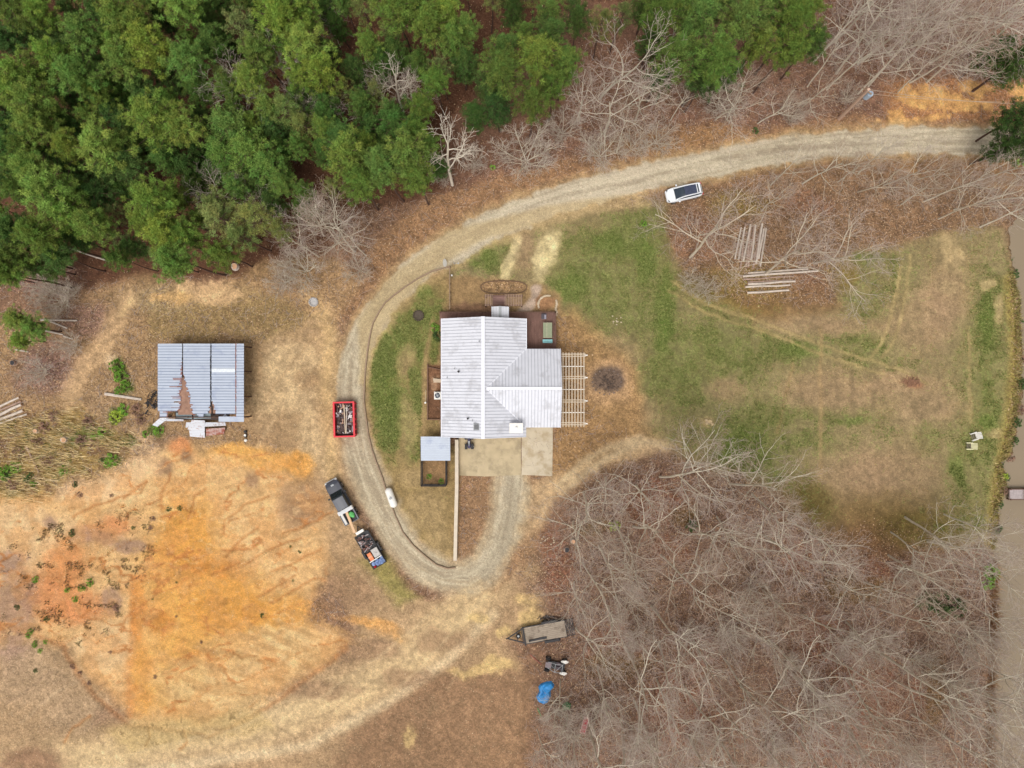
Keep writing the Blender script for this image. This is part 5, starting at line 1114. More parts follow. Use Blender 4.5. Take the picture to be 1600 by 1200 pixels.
for (px, py, lb) in ((855, 845, 'pale stones at the left edge of the bare wood'), (725, 762, 'pinkish brick rubble right of the retaining wall'), (965, 500, 'scattered pale stones in the lawn above the fire ring')):
    mb = MB(); rr = random.Random(int(px))
    for i in range(12): mb.blob((rr.uniform(-.9, .9), rr.uniform(-.6, .6), .04), rr.uniform(.05, .12), .08, .07, i, nu=6, nv=4)
    tag(mb.build('stones', M('pink_stone', (196, 156, 136)) if px == 725 else M('pale_stone2', (206, 190, 164)), loc=G(px, py)), lb, 'stones')
mb = MB(); rr = random.Random(66)
for i in range(46): a = rr.uniform(0, 3.14); x, y = rr.gauss(0, .5), rr.gauss(0, .25); l = rr.uniform(.2, .6); mb.tube([(x - math.cos(a) * l, y - math.sin(a) * l, .06), (x + math.cos(a) * l, y + math.sin(a) * l, rr.uniform(.1, .35))], .03, 4)
tag(mb.build('brush_pile', M('brush_wood', (150, 112, 88)), loc=G(1424, 597)), 'small brown brush pile in the middle right of the field', 'brush pile')
# ------------------------------------------------------------------ vegetation
def prisms(name, segs, n, m, parent=None):
    A = np.array([s_[0] for s_ in segs], np.float32); B = np.array([s_[1] for s_ in segs], np.float32); ra = np.array([s_[2] for s_ in segs], np.float32); rb = np.array([s_[3] for s_ in segs], np.float32)
    d = B - A; d /= np.linalg.norm(d, axis=1, keepdims=True) + 1e-9
    up = np.where(np.abs(d[:, 2:3]) > .9, np.array([[1., 0, 0]]), np.array([[0, 0, 1.]])); a = np.cross(d, up); a /= np.linalg.norm(a, axis=1, keepdims=True) + 1e-9; b = np.cross(d, a)
    t = np.arange(n) * 2 * math.pi / n; off = a[:, None, :] * np.cos(t)[None, :, None] + b[:, None, :] * np.sin(t)[None, :, None]
    V = np.concatenate([A[:, None, :] + off * ra[:, None, None], B[:, None, :] + off * rb[:, None, None]], 1).reshape(-1, 3)
    base = (np.arange(len(segs)) * 2 * n)[:, None, None]; k = np.arange(n); k2 = (k + 1) % n
    F = np.stack([k, k2, k2 + n, k + n], -1)[None] + base
    o = np_mesh(name, V, 4, None, m, parent, F.reshape(-1, 4)); return o
m_twig = mat('twigs', (186, 168, 156), rough=.9, var=.15, scale=1.5); m_limb = mat('bare_bark', (216, 202, 182), rough=.9, var=.2, scale=2.5)
m_limbw = mat('bleached_bark', (226, 212, 194), rough=.9, var=.12, scale=2.5); m_twigw = mat('bleached_twigs', (216, 200, 182), rough=.9, var=.1)
m_limbo = mat('pale_oak_bark', (204, 190, 168), rough=.9, var=.15, scale=2.5); m_brown = mat('brown_twigs', (178, 154, 134), rough=.9, var=.15)
def rvec(r):
    while True:
        v = Vector((r.uniform(-1, 1), r.uniform(-1, 1), r.uniform(-1, 1)))
        if .05 < v.length < 1: return v.normalized()
def grow(seed, Ht=14, tr=.17, first=.4, nl=8, ll=.42, ang=50, kids_=(6, 5, 5), up=.25, bend=.18, stems=1, twl=1.0, rtw=.013):
    r = random.Random(seed); big = []; small = []
    def branch(p, d, L, rad, lev):
        nseg = (6, 5, 4, 3, 2)[lev] if lev < 5 else 2; pts = [p.copy()]; rads = [rad]; dirs = [d.copy()]; re_ = rad * (.42 if lev else .5)
        for i in range(nseg):
            d = (d + rvec(r) * (bend * (1 if lev else .35)) + Vector((0, 0, up * (.35 if lev else .1)))).normalized()
            p = p + d * (L / nseg); pts.append(p.copy()); dirs.append(d.copy()); rads.append(rad + (re_ - rad) * (i + 1) / nseg)
        for i in range(nseg):
            (big if lev <= 2 else small).append((tuple(pts[i]), tuple(pts[i + 1]), max(rads[i], rtw), max(rads[i + 1], rtw * .8)))
        if lev >= len(kids_) + 1: return
        nk = nl if lev == 0 else kids_[lev - 1]; f0 = first if lev == 0 else .22
        for k in range(nk):
            u = f0 + (1 - f0) * (k + r.uniform(.2, .8)) / nk; i = min(int(u * nseg), nseg - 1); fr_ = u * nseg - i
            q_ = pts[i].lerp(pts[i + 1], fr_); dd = dirs[i + 1]; rr_ = rads[i] + (rads[i + 1] - rads[i]) * fr_
            ax = dd.orthogonal().normalized(); ax = Matrix.Rotation(k * 2.4 + r.uniform(-.5, .5), 3, dd) @ ax
            a = R(ang * (1.15 - .35 * u) + r.uniform(-12, 12)) if lev == 0 else R(r.uniform(28, 62))
            nd = (dd * math.cos(a) + ax * math.sin(a)).normalized()
            Lk = (Ht * ll * (1.15 - .5 * u)) if lev == 0 else L * r.uniform(.42, .68) * (1.1 - .35 * u) * (twl if lev >= 2 else 1)
            branch(q_, nd, Lk, rr_ * (.62 if lev == 0 else .55), lev + 1)
    for s_ in range(stems):
        d0 = Vector((r.uniform(-.1, .1), r.uniform(-.1, .1), 1)) if stems == 1 else (Vector((math.cos(s_ * 6.28 / stems), math.sin(s_ * 6.28 / stems), 1.0 + r.random())) )
        branch(Vector((0, 0, -.2)), d0.normalized(), Ht * (.8 if stems == 1 else .9), tr, 0)
    return big, small
def bare_proto(seed, mats, **k):
    b, s_ = grow(seed, **k); e = empty('bare_tree', (0, 0, 0)); prisms('trunk', b, 6, mats[0], e); prisms('crown', s_, 3, mats[1], e); return e
GB = (m_limb, m_twig); GW = (m_limbw, m_twigw); GR_ = (m_limb, m_brown)
FP = [bare_proto(101 + i, GB if i % 3 else GR_, Ht=15 + (i % 3), tr=.15, first=.42 + .05 * (i % 3), nl=7, ll=.42 + .04 * (i % 2), ang=48 + 7 * (i % 3), kids_=(6, 5, 3), up=.28, bend=.22, rtw=.012) for i in range(6)]
OP = [bare_proto(201 + i, (m_limbo, m_twig), Ht=19, tr=.2, first=.4, nl=7, ll=.44, ang=48, kids_=(7, 5, 4), up=.2, bend=.24, rtw=.013) for i in range(2)]
WP = [bare_proto(301 + i, GW, Ht=18, tr=.27, first=.36, nl=7, ll=.36, ang=48, kids_=(6, 5), up=.2, bend=.3, rtw=.026) for i in range(2)]
SP = [bare_proto(401 + i, GB, Ht=5.5, tr=.06, first=.15, nl=7, ll=.42, ang=40, kids_=(6, 5), up=.2, stems=6) for i in range(2)]
# ---- labels built from what stands nearby
LM = [('white hatchback', 1068, 301), ('upright log pile', 1170, 385), ('crosswise log row', 1210, 440), ('flatbed trailer', 850, 988), ('off-road buggy', 870, 1040), ('blue tarp', 852, 1082), ('faded red crate', 913, 1134), ('pond dock', 1585, 772),
      ('concrete apron', 840, 720), ('utility pole', 1330, 165), ('fire ring', 948, 600), ('brush pile', 1424, 597), ('pale lawn chairs', 1515, 688), ('shed', 314, 600), ('left-edge log stack', 15, 640), ('long fallen trunk', 138, 398), ('pale broken stump', 368, 417), ('stone ring', 490, 472),
      ('top left photo corner', 0, 0), ('top right photo corner', 1600, 0), ('bottom right photo corner', 1600, 1200), ('bleached tree by the drive', 705, 225), ('bleached tree in the pines', 612, 115), ('satellite dish', 708, 411), ('red dumpster', 539, 655), ('spreading oak', 1078, 402), ('dark flat evergreen', 1465, 945), ('hollow stump', 885, 858), ('left photo edge midpoint', 0, 600), ('bottom edge midpoint', 800, 1200), ('top edge midpoint', 800, 0)]
DIRS = ['right of', 'upper right of', 'above', 'upper left of', 'left of', 'lower left of', 'below', 'lower right of']
_used = {}
ORD = ['closest', 'second closest', 'third closest', 'fourth closest', 'fifth closest', 'sixth closest', 'seventh closest', 'eighth closest', 'ninth closest', 'tenth closest', 'eleventh closest', 'twelfth closest', 'thirteenth closest', 'fourteenth closest', 'fifteenth closest', 'sixteenth closest', 'seventeenth closest', 'eighteenth closest']
def label_all(items):
    """items: (object, x, y, look). give each a label naming the nearest landmark, side and rank by distance"""
    b = {}
    for o, x, y, look in items:
        nm, lx, ly = min(LM, key=lambda l: math.hypot(l[1] - x, l[2] - y) + (60 if 'photo' in l[0] or 'midpoint' in l[0] else 0))
        a = int(round(math.degrees(math.atan2(ly - y, x - lx)) / 45)) % 8
        b.setdefault((look, nm, a), []).append((math.hypot(lx - x, ly - y), o))
    for (look, nm, a), L in b.items():
        L.sort(key=lambda t: t[0])
        for i, (_, o) in enumerate(L):
            o['label'] = f'{look} {DIRS[a]} the {nm}' + (f', {ORD[i]}' if len(L) > 1 else '')
bare_items = []
def bare(px, py, protos, look, sc_=1.0, hc=9.5, group='bare winter trees', base=False, cat='bare tree', rz=None, name=None):
    k = 1 if base else 1 - hc * sc_ / H; bx, by = 800 + (px - 800) * k, 600 + (py - 600) * k
    r = random.Random(int(px * 31 + py * 7)); p = protos[r.randrange(len(protos))]; c = G(bx, by)
    o = dup(p, c, r.uniform(0, 6.28) if rz is None else rz, (sc_ * r.uniform(.92, 1.08), sc_ * r.uniform(.92, 1.08), sc_ * r.uniform(.92, 1.06)))
    if name: o.name = name
    tag(o, None, cat, group); bare_items.append((o, px, py, look)); return o
hand = [(955, 95, 1.1), (960, 165, .95), (905, 160, .7), (1010, 150, .8), (975, 212, .6), (1150, 145, .85), (1175, 128, .7), (1210, 165, .6), (1062, 165, .5), (1290, 132, .7), (1325, 40, .95), (1365, 60, .95), (1405, 40, 1), (1425, 78, 1), (1455, 25, .95), (1392, 104, .8), (1302, 95, .75), (1485, 42, 1.1), (1545, 28, 1.15), (1522, 75, .95), (1335, 100, .75), (1445, 112, .6), (1580, 20, 1), (1500, 10, 1), (1350, 10, 1), (1420, 5, 1), (1480, 85, .8), (1575, 62, .8),
        (500, 345, .9), (528, 372, .9), (478, 388, .6), (555, 385, .6), (520, 330, .7), (482, 350, .7), (1290, 262, .7), (1232, 268, .6), (1500, 290, .75), (1560, 300, .85), (1590, 335, .7), (1420, 268, .6), (1345, 262, .6), (1375, 250, .55), (1580, 260, .6), (1450, 300, .6), (1470, 262, .5)]
for x, y, s_ in hand: bare(x, y, FP, 'bare grey tree', s_)
for x, y, s_ in ((520, 50, .4), (475, 180, .6), (385, 145, .7), (640, 145, .6), (592, 150, .55), (530, 185, .55), (350, 300, .6), (395, 310, .55), (425, 350, .5)): bare(x, y, FP, 'slim bare tree among the pines', s_)
for x, y, bx_, by_, s_, lb in ((706, 205, 707, 289, .8, 'bleached leafless tree leaning over the wood edge above the satellite dish'), (610, 110, 630, 175, .62, 'bleached leafless tree standing in the dark gap between the pines'), (437, 118, 465, 150, .7, 'long bleached leaning stem between the yellow pines near the top')):
    o = bare(bx_, by_, WP, 'x', s_, base=True); bare_items.pop(); o['label'] = lb; o.rotation_euler = (-.12, 0, 0)
for x, y, s_ in ((823, 240, 1.15), (880, 200, .7), (940, 235, .9), (470, 420, .9), (440, 440, .6), (560, 420, .6), (690, 270, .6), (740, 250, .6), (1030, 215, .7), (990, 225, .7), (1240, 175, .6), (1330, 150, .5), (1080, 440, .5), (1105, 455, .5), (1130, 160, .8), (90, 470, .8), (70, 450, .7), (110, 455, .5), (60, 580, .6), (110, 540, .5)):
    bare(x, y, SP, 'grey leafless bush', s_, hc=2.5, group='leafless bushes', cat='bush', name='bare_bush')
for bx_, by_, s_, rz, lb in ((1078, 402, .95, 1.5, 'largest spreading bare oak, its trunk left of the upright log pile'), (1196, 428, .8, 2.0, 'wide bare oak leaning out above the crosswise log row'), (1272, 412, .82, 4.0, 'bare oak with dark trunk right of the crosswise log row'), (1466, 342, .6, 1.2, 'bare oak at the top right corner of the field'), (1190, 330, .45, 3.0, 'smaller bare oak above the upright log pile'), (1340, 300, .5, 5.0, 'smaller bare oak between the log row and the drive')):
    o = bare(bx_, by_, OP, 'x', s_, base=True, rz=rz); bare_items.pop(); o['label'] = lb; o.rotation_euler.y = .1
LRh = [(925, 790, 1.0), (905, 835, .8), (960, 760, .8), (1015, 775, .9), (1062, 765, 1.1), (1100, 745, .9), (1135, 735, .8), (1180, 775, 1.0), (1215, 790, .9), (1012, 850, 1.0), (975, 835, .8), (1105, 845, .9), (1155, 830, .9), (1240, 865, 1.0), (1270, 830, .8), (950, 880, .9), (920, 905, .8), (905, 935, .7), (990, 905, .8), (1060, 900, 1.0), (1110, 905, .8), (1300, 900, .8), (1330, 930, .7),
       (1440, 850, .7), (1480, 830, .9), (1460, 900, 1.0), (1510, 870, .8), (1530, 820, .7), (1540, 900, .8), (1395, 935, .7), (1500, 965, .8), (1430, 985, .8), (1560, 960, .8), (1585, 1120, 1.0), (1592, 1170, 1.0), (1570, 1060, .8), (1400, 1130, 1.2), (1470, 1120, 1.0), (1200, 1130, 1.0), (1050, 1110, .9)]
gaps = [(1025, 795, 26), (1350, 1105, 24), (1262, 990, 22), (1345, 880, 46), (1390, 870, 50), (1050, 955, 20), (860, 1000, 30), (850, 1080, 26), (960, 1025, 20), (1300, 1170, 20), (830, 1040, 30)]
pts = list(LRh); rr = random.Random(5)
for x, y, s_ in LRh: bare(x, y, FP, 'bare grey tree', s_)
tries = 0
while tries < 9000:
    tries += 1; x = rr.uniform(840, 1570); y = rr.uniform(760, 1235)
    if not bool(inside([(890, 850), (920, 780), (1040, 745), (1180, 760), (1280, 840), (1340, 900), (1440, 880), (1575, 870), (1590, 1235), (800, 1235), (830, 1160), (870, 1110), (890, 1010), (880, 940)], np.array([x]), np.array([y]))[0]): continue
    if any(math.hypot(x - g[0], y - g[1]) < g[2] for g in gaps) or any(math.hypot(x - p[0], y - p[1]) < 54 for p in pts): continue
    s_ = rr.uniform(.7, 1.15) * (1.0 if x > 900 else .7); pts.append((x, y, s_)); bare(x, y, FP, 'slim bare tree' if s_ < .72 else ('bare grey tree' if s_ < .88 else 'tall bare tree'), s_)
for x, y, s_ in ((930, 1120, .8), (900, 1165, .9), (1000, 1000, .7), (1140, 1000, .8), (1240, 1050, .8), (1330, 1010, .7), (1420, 900, .7), (1500, 1080, .8), (1380, 1010, .8), (1080, 1000, .8), (1180, 930, .8), (990, 950, .8), (1440, 1040, .8), (1290, 1100, .8), (870, 1120, .6), (1100, 1160, .8), (1220, 1180, .8), (1000, 1170, .8), (1440, 1180, .8), (1530, 1010, .8)):
    bare(x, y, SP, 'grey leafless bush', s_, hc=2.5, group='leafless bushes', cat='bush', name='bare_bush')
label_all(bare_items)
# ---- pines
m_needle = mat_attr('needles', objcol=True)
def pine_mesh(seed, Ht=17, cb=.5, rad=2.7, nwh=12, nb=6, ncl=3, nn=64, nl=.42, cr=.42, shape=1.0, wl=.03):
    r = np.random.RandomState(seed); segs = []; lo = Ht * cb; Cs = []
    for i in range(7): z0, z1 = Ht * .97 * i / 7, Ht * .97 * (i + 1) / 7; segs.append(((.12 * math.sin(i), .1 * math.cos(i * 1.3), z0 - .2), (.12 * math.sin(i + 1), .1 * math.cos(i * 1.3 + 1.3), z1 - .2), .17 * (1 - i / 8.5), .17 * (1 - (i + 1) / 8.5)))
    limbs = []
    for wv in range(nwh):
        u = wv / (nwh - 1.0); z = lo + (Ht - lo) * u; prof = math.sqrt(max(0, 1 - u ** 2.2)) * .88 + .12; prof *= min(1, .7 + u * 1.1)
        for b in range(nb):
            if r.rand() < .12 and u < .9: continue
            a = wv * 1.1 + b * 6.28 / nb + r.uniform(-.35, .35); L = rad * prof * r.uniform(.55, 1.28) * shape; rise = r.uniform(.1, .45) * (1 - u * .3)
            tip = np.array([math.cos(a) * L, math.sin(a) * L, z + L * rise]); root = np.array([0, 0, z]); mid = (root + tip) / 2 + np.array([0, 0, -.12 * L])
            limbs.append((tuple(root), tuple(mid), .05, .035)); limbs.append((tuple(mid), tuple(tip), .035, .015))
            for c in range(ncl):
                f = 1 - c * .3 * r.uniform(.8, 1.2); p = root * (1 - f) + tip * f + r.normal(0, .16, 3) * (1 + c * .6); Cs.append((p, cr * r.uniform(.75, 1.25)))
    for c in range(4): Cs.append((np.array([r.normal(0, .2), r.normal(0, .2), Ht - .2 * c]), cr))
    V = []; K = []
    for p, q_ in Cs:
        n = int(nn * (q_ / cr)); d = r.normal(0, 1, (n, 3)); d[:, 2] = d[:, 2] * .7 + .35; d /= np.linalg.norm(d, axis=1, keepdims=True)
        s_ = p + d * (q_ * r.uniform(.15, .75, (n, 1))) * np.array([1, 1, .75]); tip = s_ + d * nl * r.uniform(.6, 1.1, (n, 1))
        sd = np.cross(d, r.normal(0, 1, (n, 3))); sd /= np.linalg.norm(sd, axis=1, keepdims=True); sd *= wl * .8
        V.append(np.stack([s_ - sd, s_ + sd, tip], 1).reshape(-1, 3))
        ct = r.uniform(.72, 1.22); cc = np.array([1, 1, 1]) * ct * r.uniform(.72, 1.28, (n, 1)); cc[:, 0] *= r.uniform(.85, 1.2); K.append(np.repeat(cc, 3, 0))
    return segs, limbs, np.concatenate(V), np.concatenate(K)
def pine_proto(name, **k):
    s_, l_, V, K = pine_mesh(**k); e = empty(name, (0, 0, 0)); prisms('trunk', s_, 8, m_bark, e); c = np_mesh('crown', V, 3, K, m_needle, e); prisms('branches', l_, 4, m_bark, c); return e
PP = [pine_proto('pine_tree', seed=i, Ht=15 + (i % 3) * .6, cb=.66 + .03 * (i % 3), rad=2.6 + .15 * (i % 2), nwh=9 + i % 3, nb=9, ncl=4, nn=60, cr=.32, nl=.34, wl=.032) for i in range(7)]
CP = [pine_proto('cedar_tree', seed=50 + i, Ht=11, cb=.4, rad=2.3, nwh=15, nb=10, ncl=3, nn=64, nl=.2, cr=.4, wl=.035) for i in range(3)]
OPP = [pine_proto('sparse_pine', seed=80 + i, Ht=14, cb=.6, rad=2.8, nwh=8, nb=6, ncl=3, nn=50, nl=.34, cr=.4) for i in range(2)]
TONE = {'Y': (100, 120, 52), 'G': (88, 110, 50), 'D': (68, 92, 44), 'B': (84, 112, 52), 'O': (100, 112, 62)}
LOOK = {'Y': 'yellow green pine', 'G': 'mid green pine', 'D': 'dark green pine', 'B': 'blue green cedar', 'O': 'olive grey sparse evergreen'}
pines = """20 12 32 G|60 18 26 Y|78 44 24 D|130 52 32 G|80 84 32 Y|112 80 22 D|28 112 34 Y|20 150 34 Y|60 165 38 G|66 198 36 G|130 118 38 G|152 150 28 G|190 20 38 G|186 66 26 G|222 38 30 G|240 80 40 Y|290 94 34 G|200 110 32 G|186 146 26 B|226 142 28 D|245 194 46 G|292 200 34 Y|110 235 30 Y|155 228 44 Y|288 16 36 Y|320 32 26 D|336 74 34 D|346 8 24 D|8 232 32 D|26 200 24 D|60 270 36 G|204 262 34 D|262 252 30 D
75 310 46 Y|104 334 34 Y|12 290 32 D|146 356 32 Y|150 300 32 D|168 266 28 D|24 366 38 D|62 372 36 G|92 404 30 D|20 430 30 Y|242 318 42 Y|252 366 38 Y|292 364 30 G|226 350 28 G|284 404 34 G|340 392 28 G|20 396 28 G|22 500 24 Y|48 512 26 G|28 530 20 Y|372 28 30 O|440 26 40 Y|482 68 40 Y|402 76 34 G|500 112 34 Y|468 122 28 Y|452 62 30 G|352 68 26 D|572 72 22 G|560 112 24 D|622 18 38 G|662 42 34 G|692 14 30 Y|620 80 26 D|392 132 30 Y
442 166 32 O|472 186 28 O|512 170 32 D|560 160 28 D|360 208 42 B|392 240 42 B|420 262 36 B|352 240 34 B|470 224 22 G|540 245 42 Y|540 212 34 D|620 192 42 D|642 236 44 G|602 268 38 G|560 286 34 G|652 280 30 G|504 205 24 G|342 338 40 O|330 310 32 O|396 332 36 O|430 352 26 O|370 362 30 O|700 62 28 G|726 48 24 G|786 78 32 G|790 122 38 G|838 100 42 Y|882 92 32 Y|858 52 34 D|902 28 28 D|760 132 26 D|832 158 32 G|866 132 30 G|722 102 26 D|942 28 26 O|742 180 22 D|778 172 26 D|1038 28 38 G|1090 34 42 G|1060 88 42 G|1112 90 44 G|1152 40 42 G|1182 72 32 Y|1140 112 32 D|1100 128 30 D|1032 112 28 D|1240 40 38 G|1268 68 32 D|1232 78 32 G|1262 14 30 G|1018 62 26 D|972 18 24 O|1200 20 34 G|1126 10 34 G|1592 95 36 D|1556 84 24 D|1592 185 30 D|1598 218 32 D|1566 232 20 D|655 100 22 D|10 60 28 D|180 180 26 D|110 195 26 D|220 230 26 D|320 150 28 D|300 260 26 D|120 270 24 D|480 20 30 G|530 40 18 D|1080 0 34 G|1010 8 26 D|800 20 20 D|500 145 26 D|430 200 24 D"""
fr_ = random.Random(44); have = [tuple(map(float, t.split()[:2])) for t in pines.replace('\n', '|').split('|')]; FZ = [(-30, -30), (900, -30), (880, 120), (700, 60), (690, 260), (560, 300), (440, 340), (300, 400), (90, 420), (-30, 440)]
cand = np.array([[fr_.uniform(-30, 900), fr_.uniform(-30, 440)] for _ in range(6000)]); okc = inside(FZ, cand[:, 0], cand[:, 1])
for (x, y), k_ in zip(cand, okc):
    if not k_ or min(math.hypot(x - a, y - b) for a, b in have) < 29 or any(math.hypot((x - a) / c, (y - b) / d) < 1 for a, b, c, d in ((10, 52, 24, 24), (188, 182, 26, 16), (180, 92, 24, 14), (92, 20, 24, 30), (650, 105, 34, 30), (570, 45, 22, 30), (480, 262, 30, 30), (340, 42, 16, 26), (735, 30, 36, 50), (705, 190, 40, 40), (455, 205, 26, 16), (38, 340, 26, 14), (430, 108, 22, 20), (30, 175, 24, 20), (120, 395, 60, 20))) or math.hypot(x - 740, y - 40) < 40 or math.hypot(x - 612, y - 125) < 34 or math.hypot(x - 436, y - 110) < 26 or math.hypot(x - 200, y - 180) < 14: continue
    have.append((x, y)); pines += f'|{x:.0f} {y:.0f} {fr_.uniform(18, 25):.0f} ' + fr_.choice('DDGGO')
items = []
for tok in pines.replace('\n', '|').split('|'):
    x, y, r_, tn = tok.split(); x, y, r_ = float(x), float(y), float(r_)
    rr = random.Random(int(x * 13 + y * 7)); small = r_ < 29 and tn in 'DO'
    protos, name = (CP, 'cedar_tree') if (tn == 'B' or (tn == 'D' and (r_ < 28 or x > 1500))) else ((OPP, 'sparse_pine') if tn == 'O' else (PP, 'pine_tree'))
    nomr = 2.9 if name != 'cedar_tree' else 2.55; hc = (13 if name != 'cedar_tree' else 8)
    for _ in range(2): sc_ = r_ * S * (H - hc * (1 if _ == 0 else zs_)) / H / nomr; zs_ = min(1.08, max(.55, sc_ ** .55))
    if x < 60 and 480 < y < 560: zs_ *= .55
    if tn == 'D' and name == 'pine_tree': zs_ *= .82
    k = 1 - hc * zs_ / H; c = G(800 + (x - 800) * k, 600 + (y - 600) * k)
    o = dup(protos[rr.randrange(len(protos))], c, rr.uniform(0, 6.28), (sc_, sc_, zs_)); o.name = name
    o.rotation_euler.x = rr.uniform(-.04, .04); o.rotation_euler.y = rr.uniform(-.04, .04)
    tag(o, None, 'cedar tree' if name == 'cedar_tree' else 'pine tree', 'evergreens of the upper wood')
    t_ = linA(np.array(TONE[tn], float)) * (1.75 if x < 750 else 1.35) * rr.uniform(.85, 1.15) * np.array([rr.uniform(.9, 1.12), 1, rr.uniform(.85, 1.1)])
    for ch in o.children:
        if ch.name.startswith('crown'): ch.color = (*t_, 1)
    lk = {'cedar_tree': {'B': 'blue green cedar', 'D': 'dark green cedar'}}.get(name, LOOK).get(tn, LOOK[tn])
    items.append((o, x, y, ('large ' if r_ >= 38 else 'small ' if r_ < 27 else '') + lk))
label_all(items)
# flat dark evergreen in the bare wood and small green shrubs
def shrub_proto(seed, nn=26, ncl=26, rad=.9, h=.7):
    r = np.random.RandomState(seed); V = []; K = []; limbs = []
    for c in range(ncl):
        a = r.uniform(0, 6.28); q_ = rad * math.sqrt(r.rand()); p = np.array([math.cos(a) * q_, math.sin(a) * q_, h * (1 - (q_ / rad) ** 2 * .7) * r.uniform(.5, 1)]); limbs.append(((0, 0, 0), tuple(p), .02, .008))
        d = r.normal(0, 1, (nn, 3)); d[:, 2] = abs(d[:, 2]); d /= np.linalg.norm(d, axis=1, keepdims=True); s_ = p + d * .1 * r.rand(nn, 1); tip = s_ + d * .2; sd = np.cross(d, r.normal(0, 1, (nn, 3))); sd /= np.linalg.norm(sd, axis=1, keepdims=True); sd *= .045
        V.append(np.stack([s_ - sd, s_ + sd, tip], 1).reshape(-1, 3)); K.append(np.repeat(np.ones((nn, 3)) * r.uniform(.7, 1.25) * r.uniform(.8, 1.2, (nn, 1)), 3, 0))
    e = empty('shrub', (0, 0, 0)); f = np_mesh('foliage', np.concatenate(V), 3, np.concatenate(K), m_needle, e); prisms('stem', limbs, 3, m_bark, e); return e
SH = [shrub_proto(i) for i in range(3)]
items = []
shr = """183 574 1.3 g|190 588 1.2 g|197 603 1.0 g|188 612 .9 g|194 640 1.1 g|184 652 1.2 y|160 675 .8 g|150 682 .9 g|175 718 1.1 g|168 724 .8 g|8 738 1.4 g|118 757 .5 d|52 754 .6 g|15 745 .9 d|228 678 .6 g|248 671 1.0 g|278 795 .7 d|261 797 .6 d|235 812 .7 p|232 826 .6 p|205 826 .5 d|110 834 .9 d|127 920 .9 g|140 910 1.0 g|115 937 .8 g|104 922 .7 g|52 907 .8 g|45 988 .7 g|40 995 .7 g|52 1008 .8 g|68 1005 .6 g|62 1018 .6 g|56 1048 .6 d|72 968 .8 d|180 950 .9 p|24 950 .7 d|170 1020 .5 p|112 1042 .6 p|124 1052 .5 p|138 1068 .5 p|237 938 .4 d|398 852 .3 g|467 862 .5 d|453 855 .3 d|407 965 .6 d|455 910 .3 d|276 910 .3 d|274 964 .3 p|312 1005 .4 p|240 1060 .5 p|125 773 .7 p|172 775 .5 p|160 720 .6 d|1465 942 2.2 d|1490 948 1.8 d|1445 938 1.8 d|1548 893 1.3 g|1556 900 1.2 y|1543 912 1.1 g|1080 822 1.0 d|960 822 1.0 y|1005 350 .6 g|705 520 .6 g|683 525 .9 d|680 512 .8 g|671 745 .5 g|690 752 .5 g|1180 205 .6 d|770 262 .5 g|1595 250 1.2 g|25 730 1.0 g|60 690 1.1 p|30 705 1.0 p|85 650 .9 p|130 690 1.1 p|150 690 1.0 p|75 720 1.0 p|20 755 1.1 p|100 735 .9 g|140 660 1.0 p|215 640 1.0 p|220 655 .9 p|70 668 1.0 p|45 745 .9 d|1585 405 .8 d|1588 428 .9 d|1594 448 .7 p|1597 470 .9 d|1599 500 .9 d|1599 560 .8 p|1598 600 .9 d|1596 640 1.0 p|1590 660 .9 d|1587 690 .8 d|1582 716 .8 p|1570 728 .7 d|1575 748 .8 d|1569 768 .8 p|1564 790 .8 d|1561 828 .8 d|1572 745 .6 y"""
TS = {'g': (96, 126, 50), 'y': (128, 140, 58), 'd': (62, 80, 44), 'p': (122, 98, 84)}
for tok in shr.replace('\n', '|').split('|'):
    x, y, s_, tn = tok.split(); x, y = float(x), float(y); s_ = float(s_) * (.62 if y > 760 and x < 600 else .85); rr = random.Random(int(x * 3 + y)); o = dup(SH[rr.randrange(3)], G(x, y), rr.uniform(0, 6), (s_, s_ * rr.uniform(.75, 1), s_)); o.name = 'shrub'; tag(o, None, 'shrub', 'low shrubs')
    t_ = linA(np.array(TS[tn], float)) * rr.uniform(1.9, 2.5); s_ *= 1
    for ch in o.children:
        if ch.name.startswith('foliage'): ch.color = (*t_, 1)
    items.append((o, x, y, ('tiny ' if s_ < .65 else '') + {'g': 'bright green shrub', 'y': 'yellow green shrub', 'd': 'dark green shrub', 'p': 'brown leafless tuft'}[tn]))
LM += [('dark pit rut corner', 206, 905), ('black pickup', 534, 784), ('white canister', 384, 681), ('thick grey log in yellow grass', 52, 718)]
label_all(items)
for p in FP + OP + WP + SP + PP + CP + OPP + SH:
    for ch in list(p.children):
        for g in list(ch.children): bpy.data.objects.remove(g)
        bpy.data.objects.remove(ch)
    bpy.data.objects.remove(p)
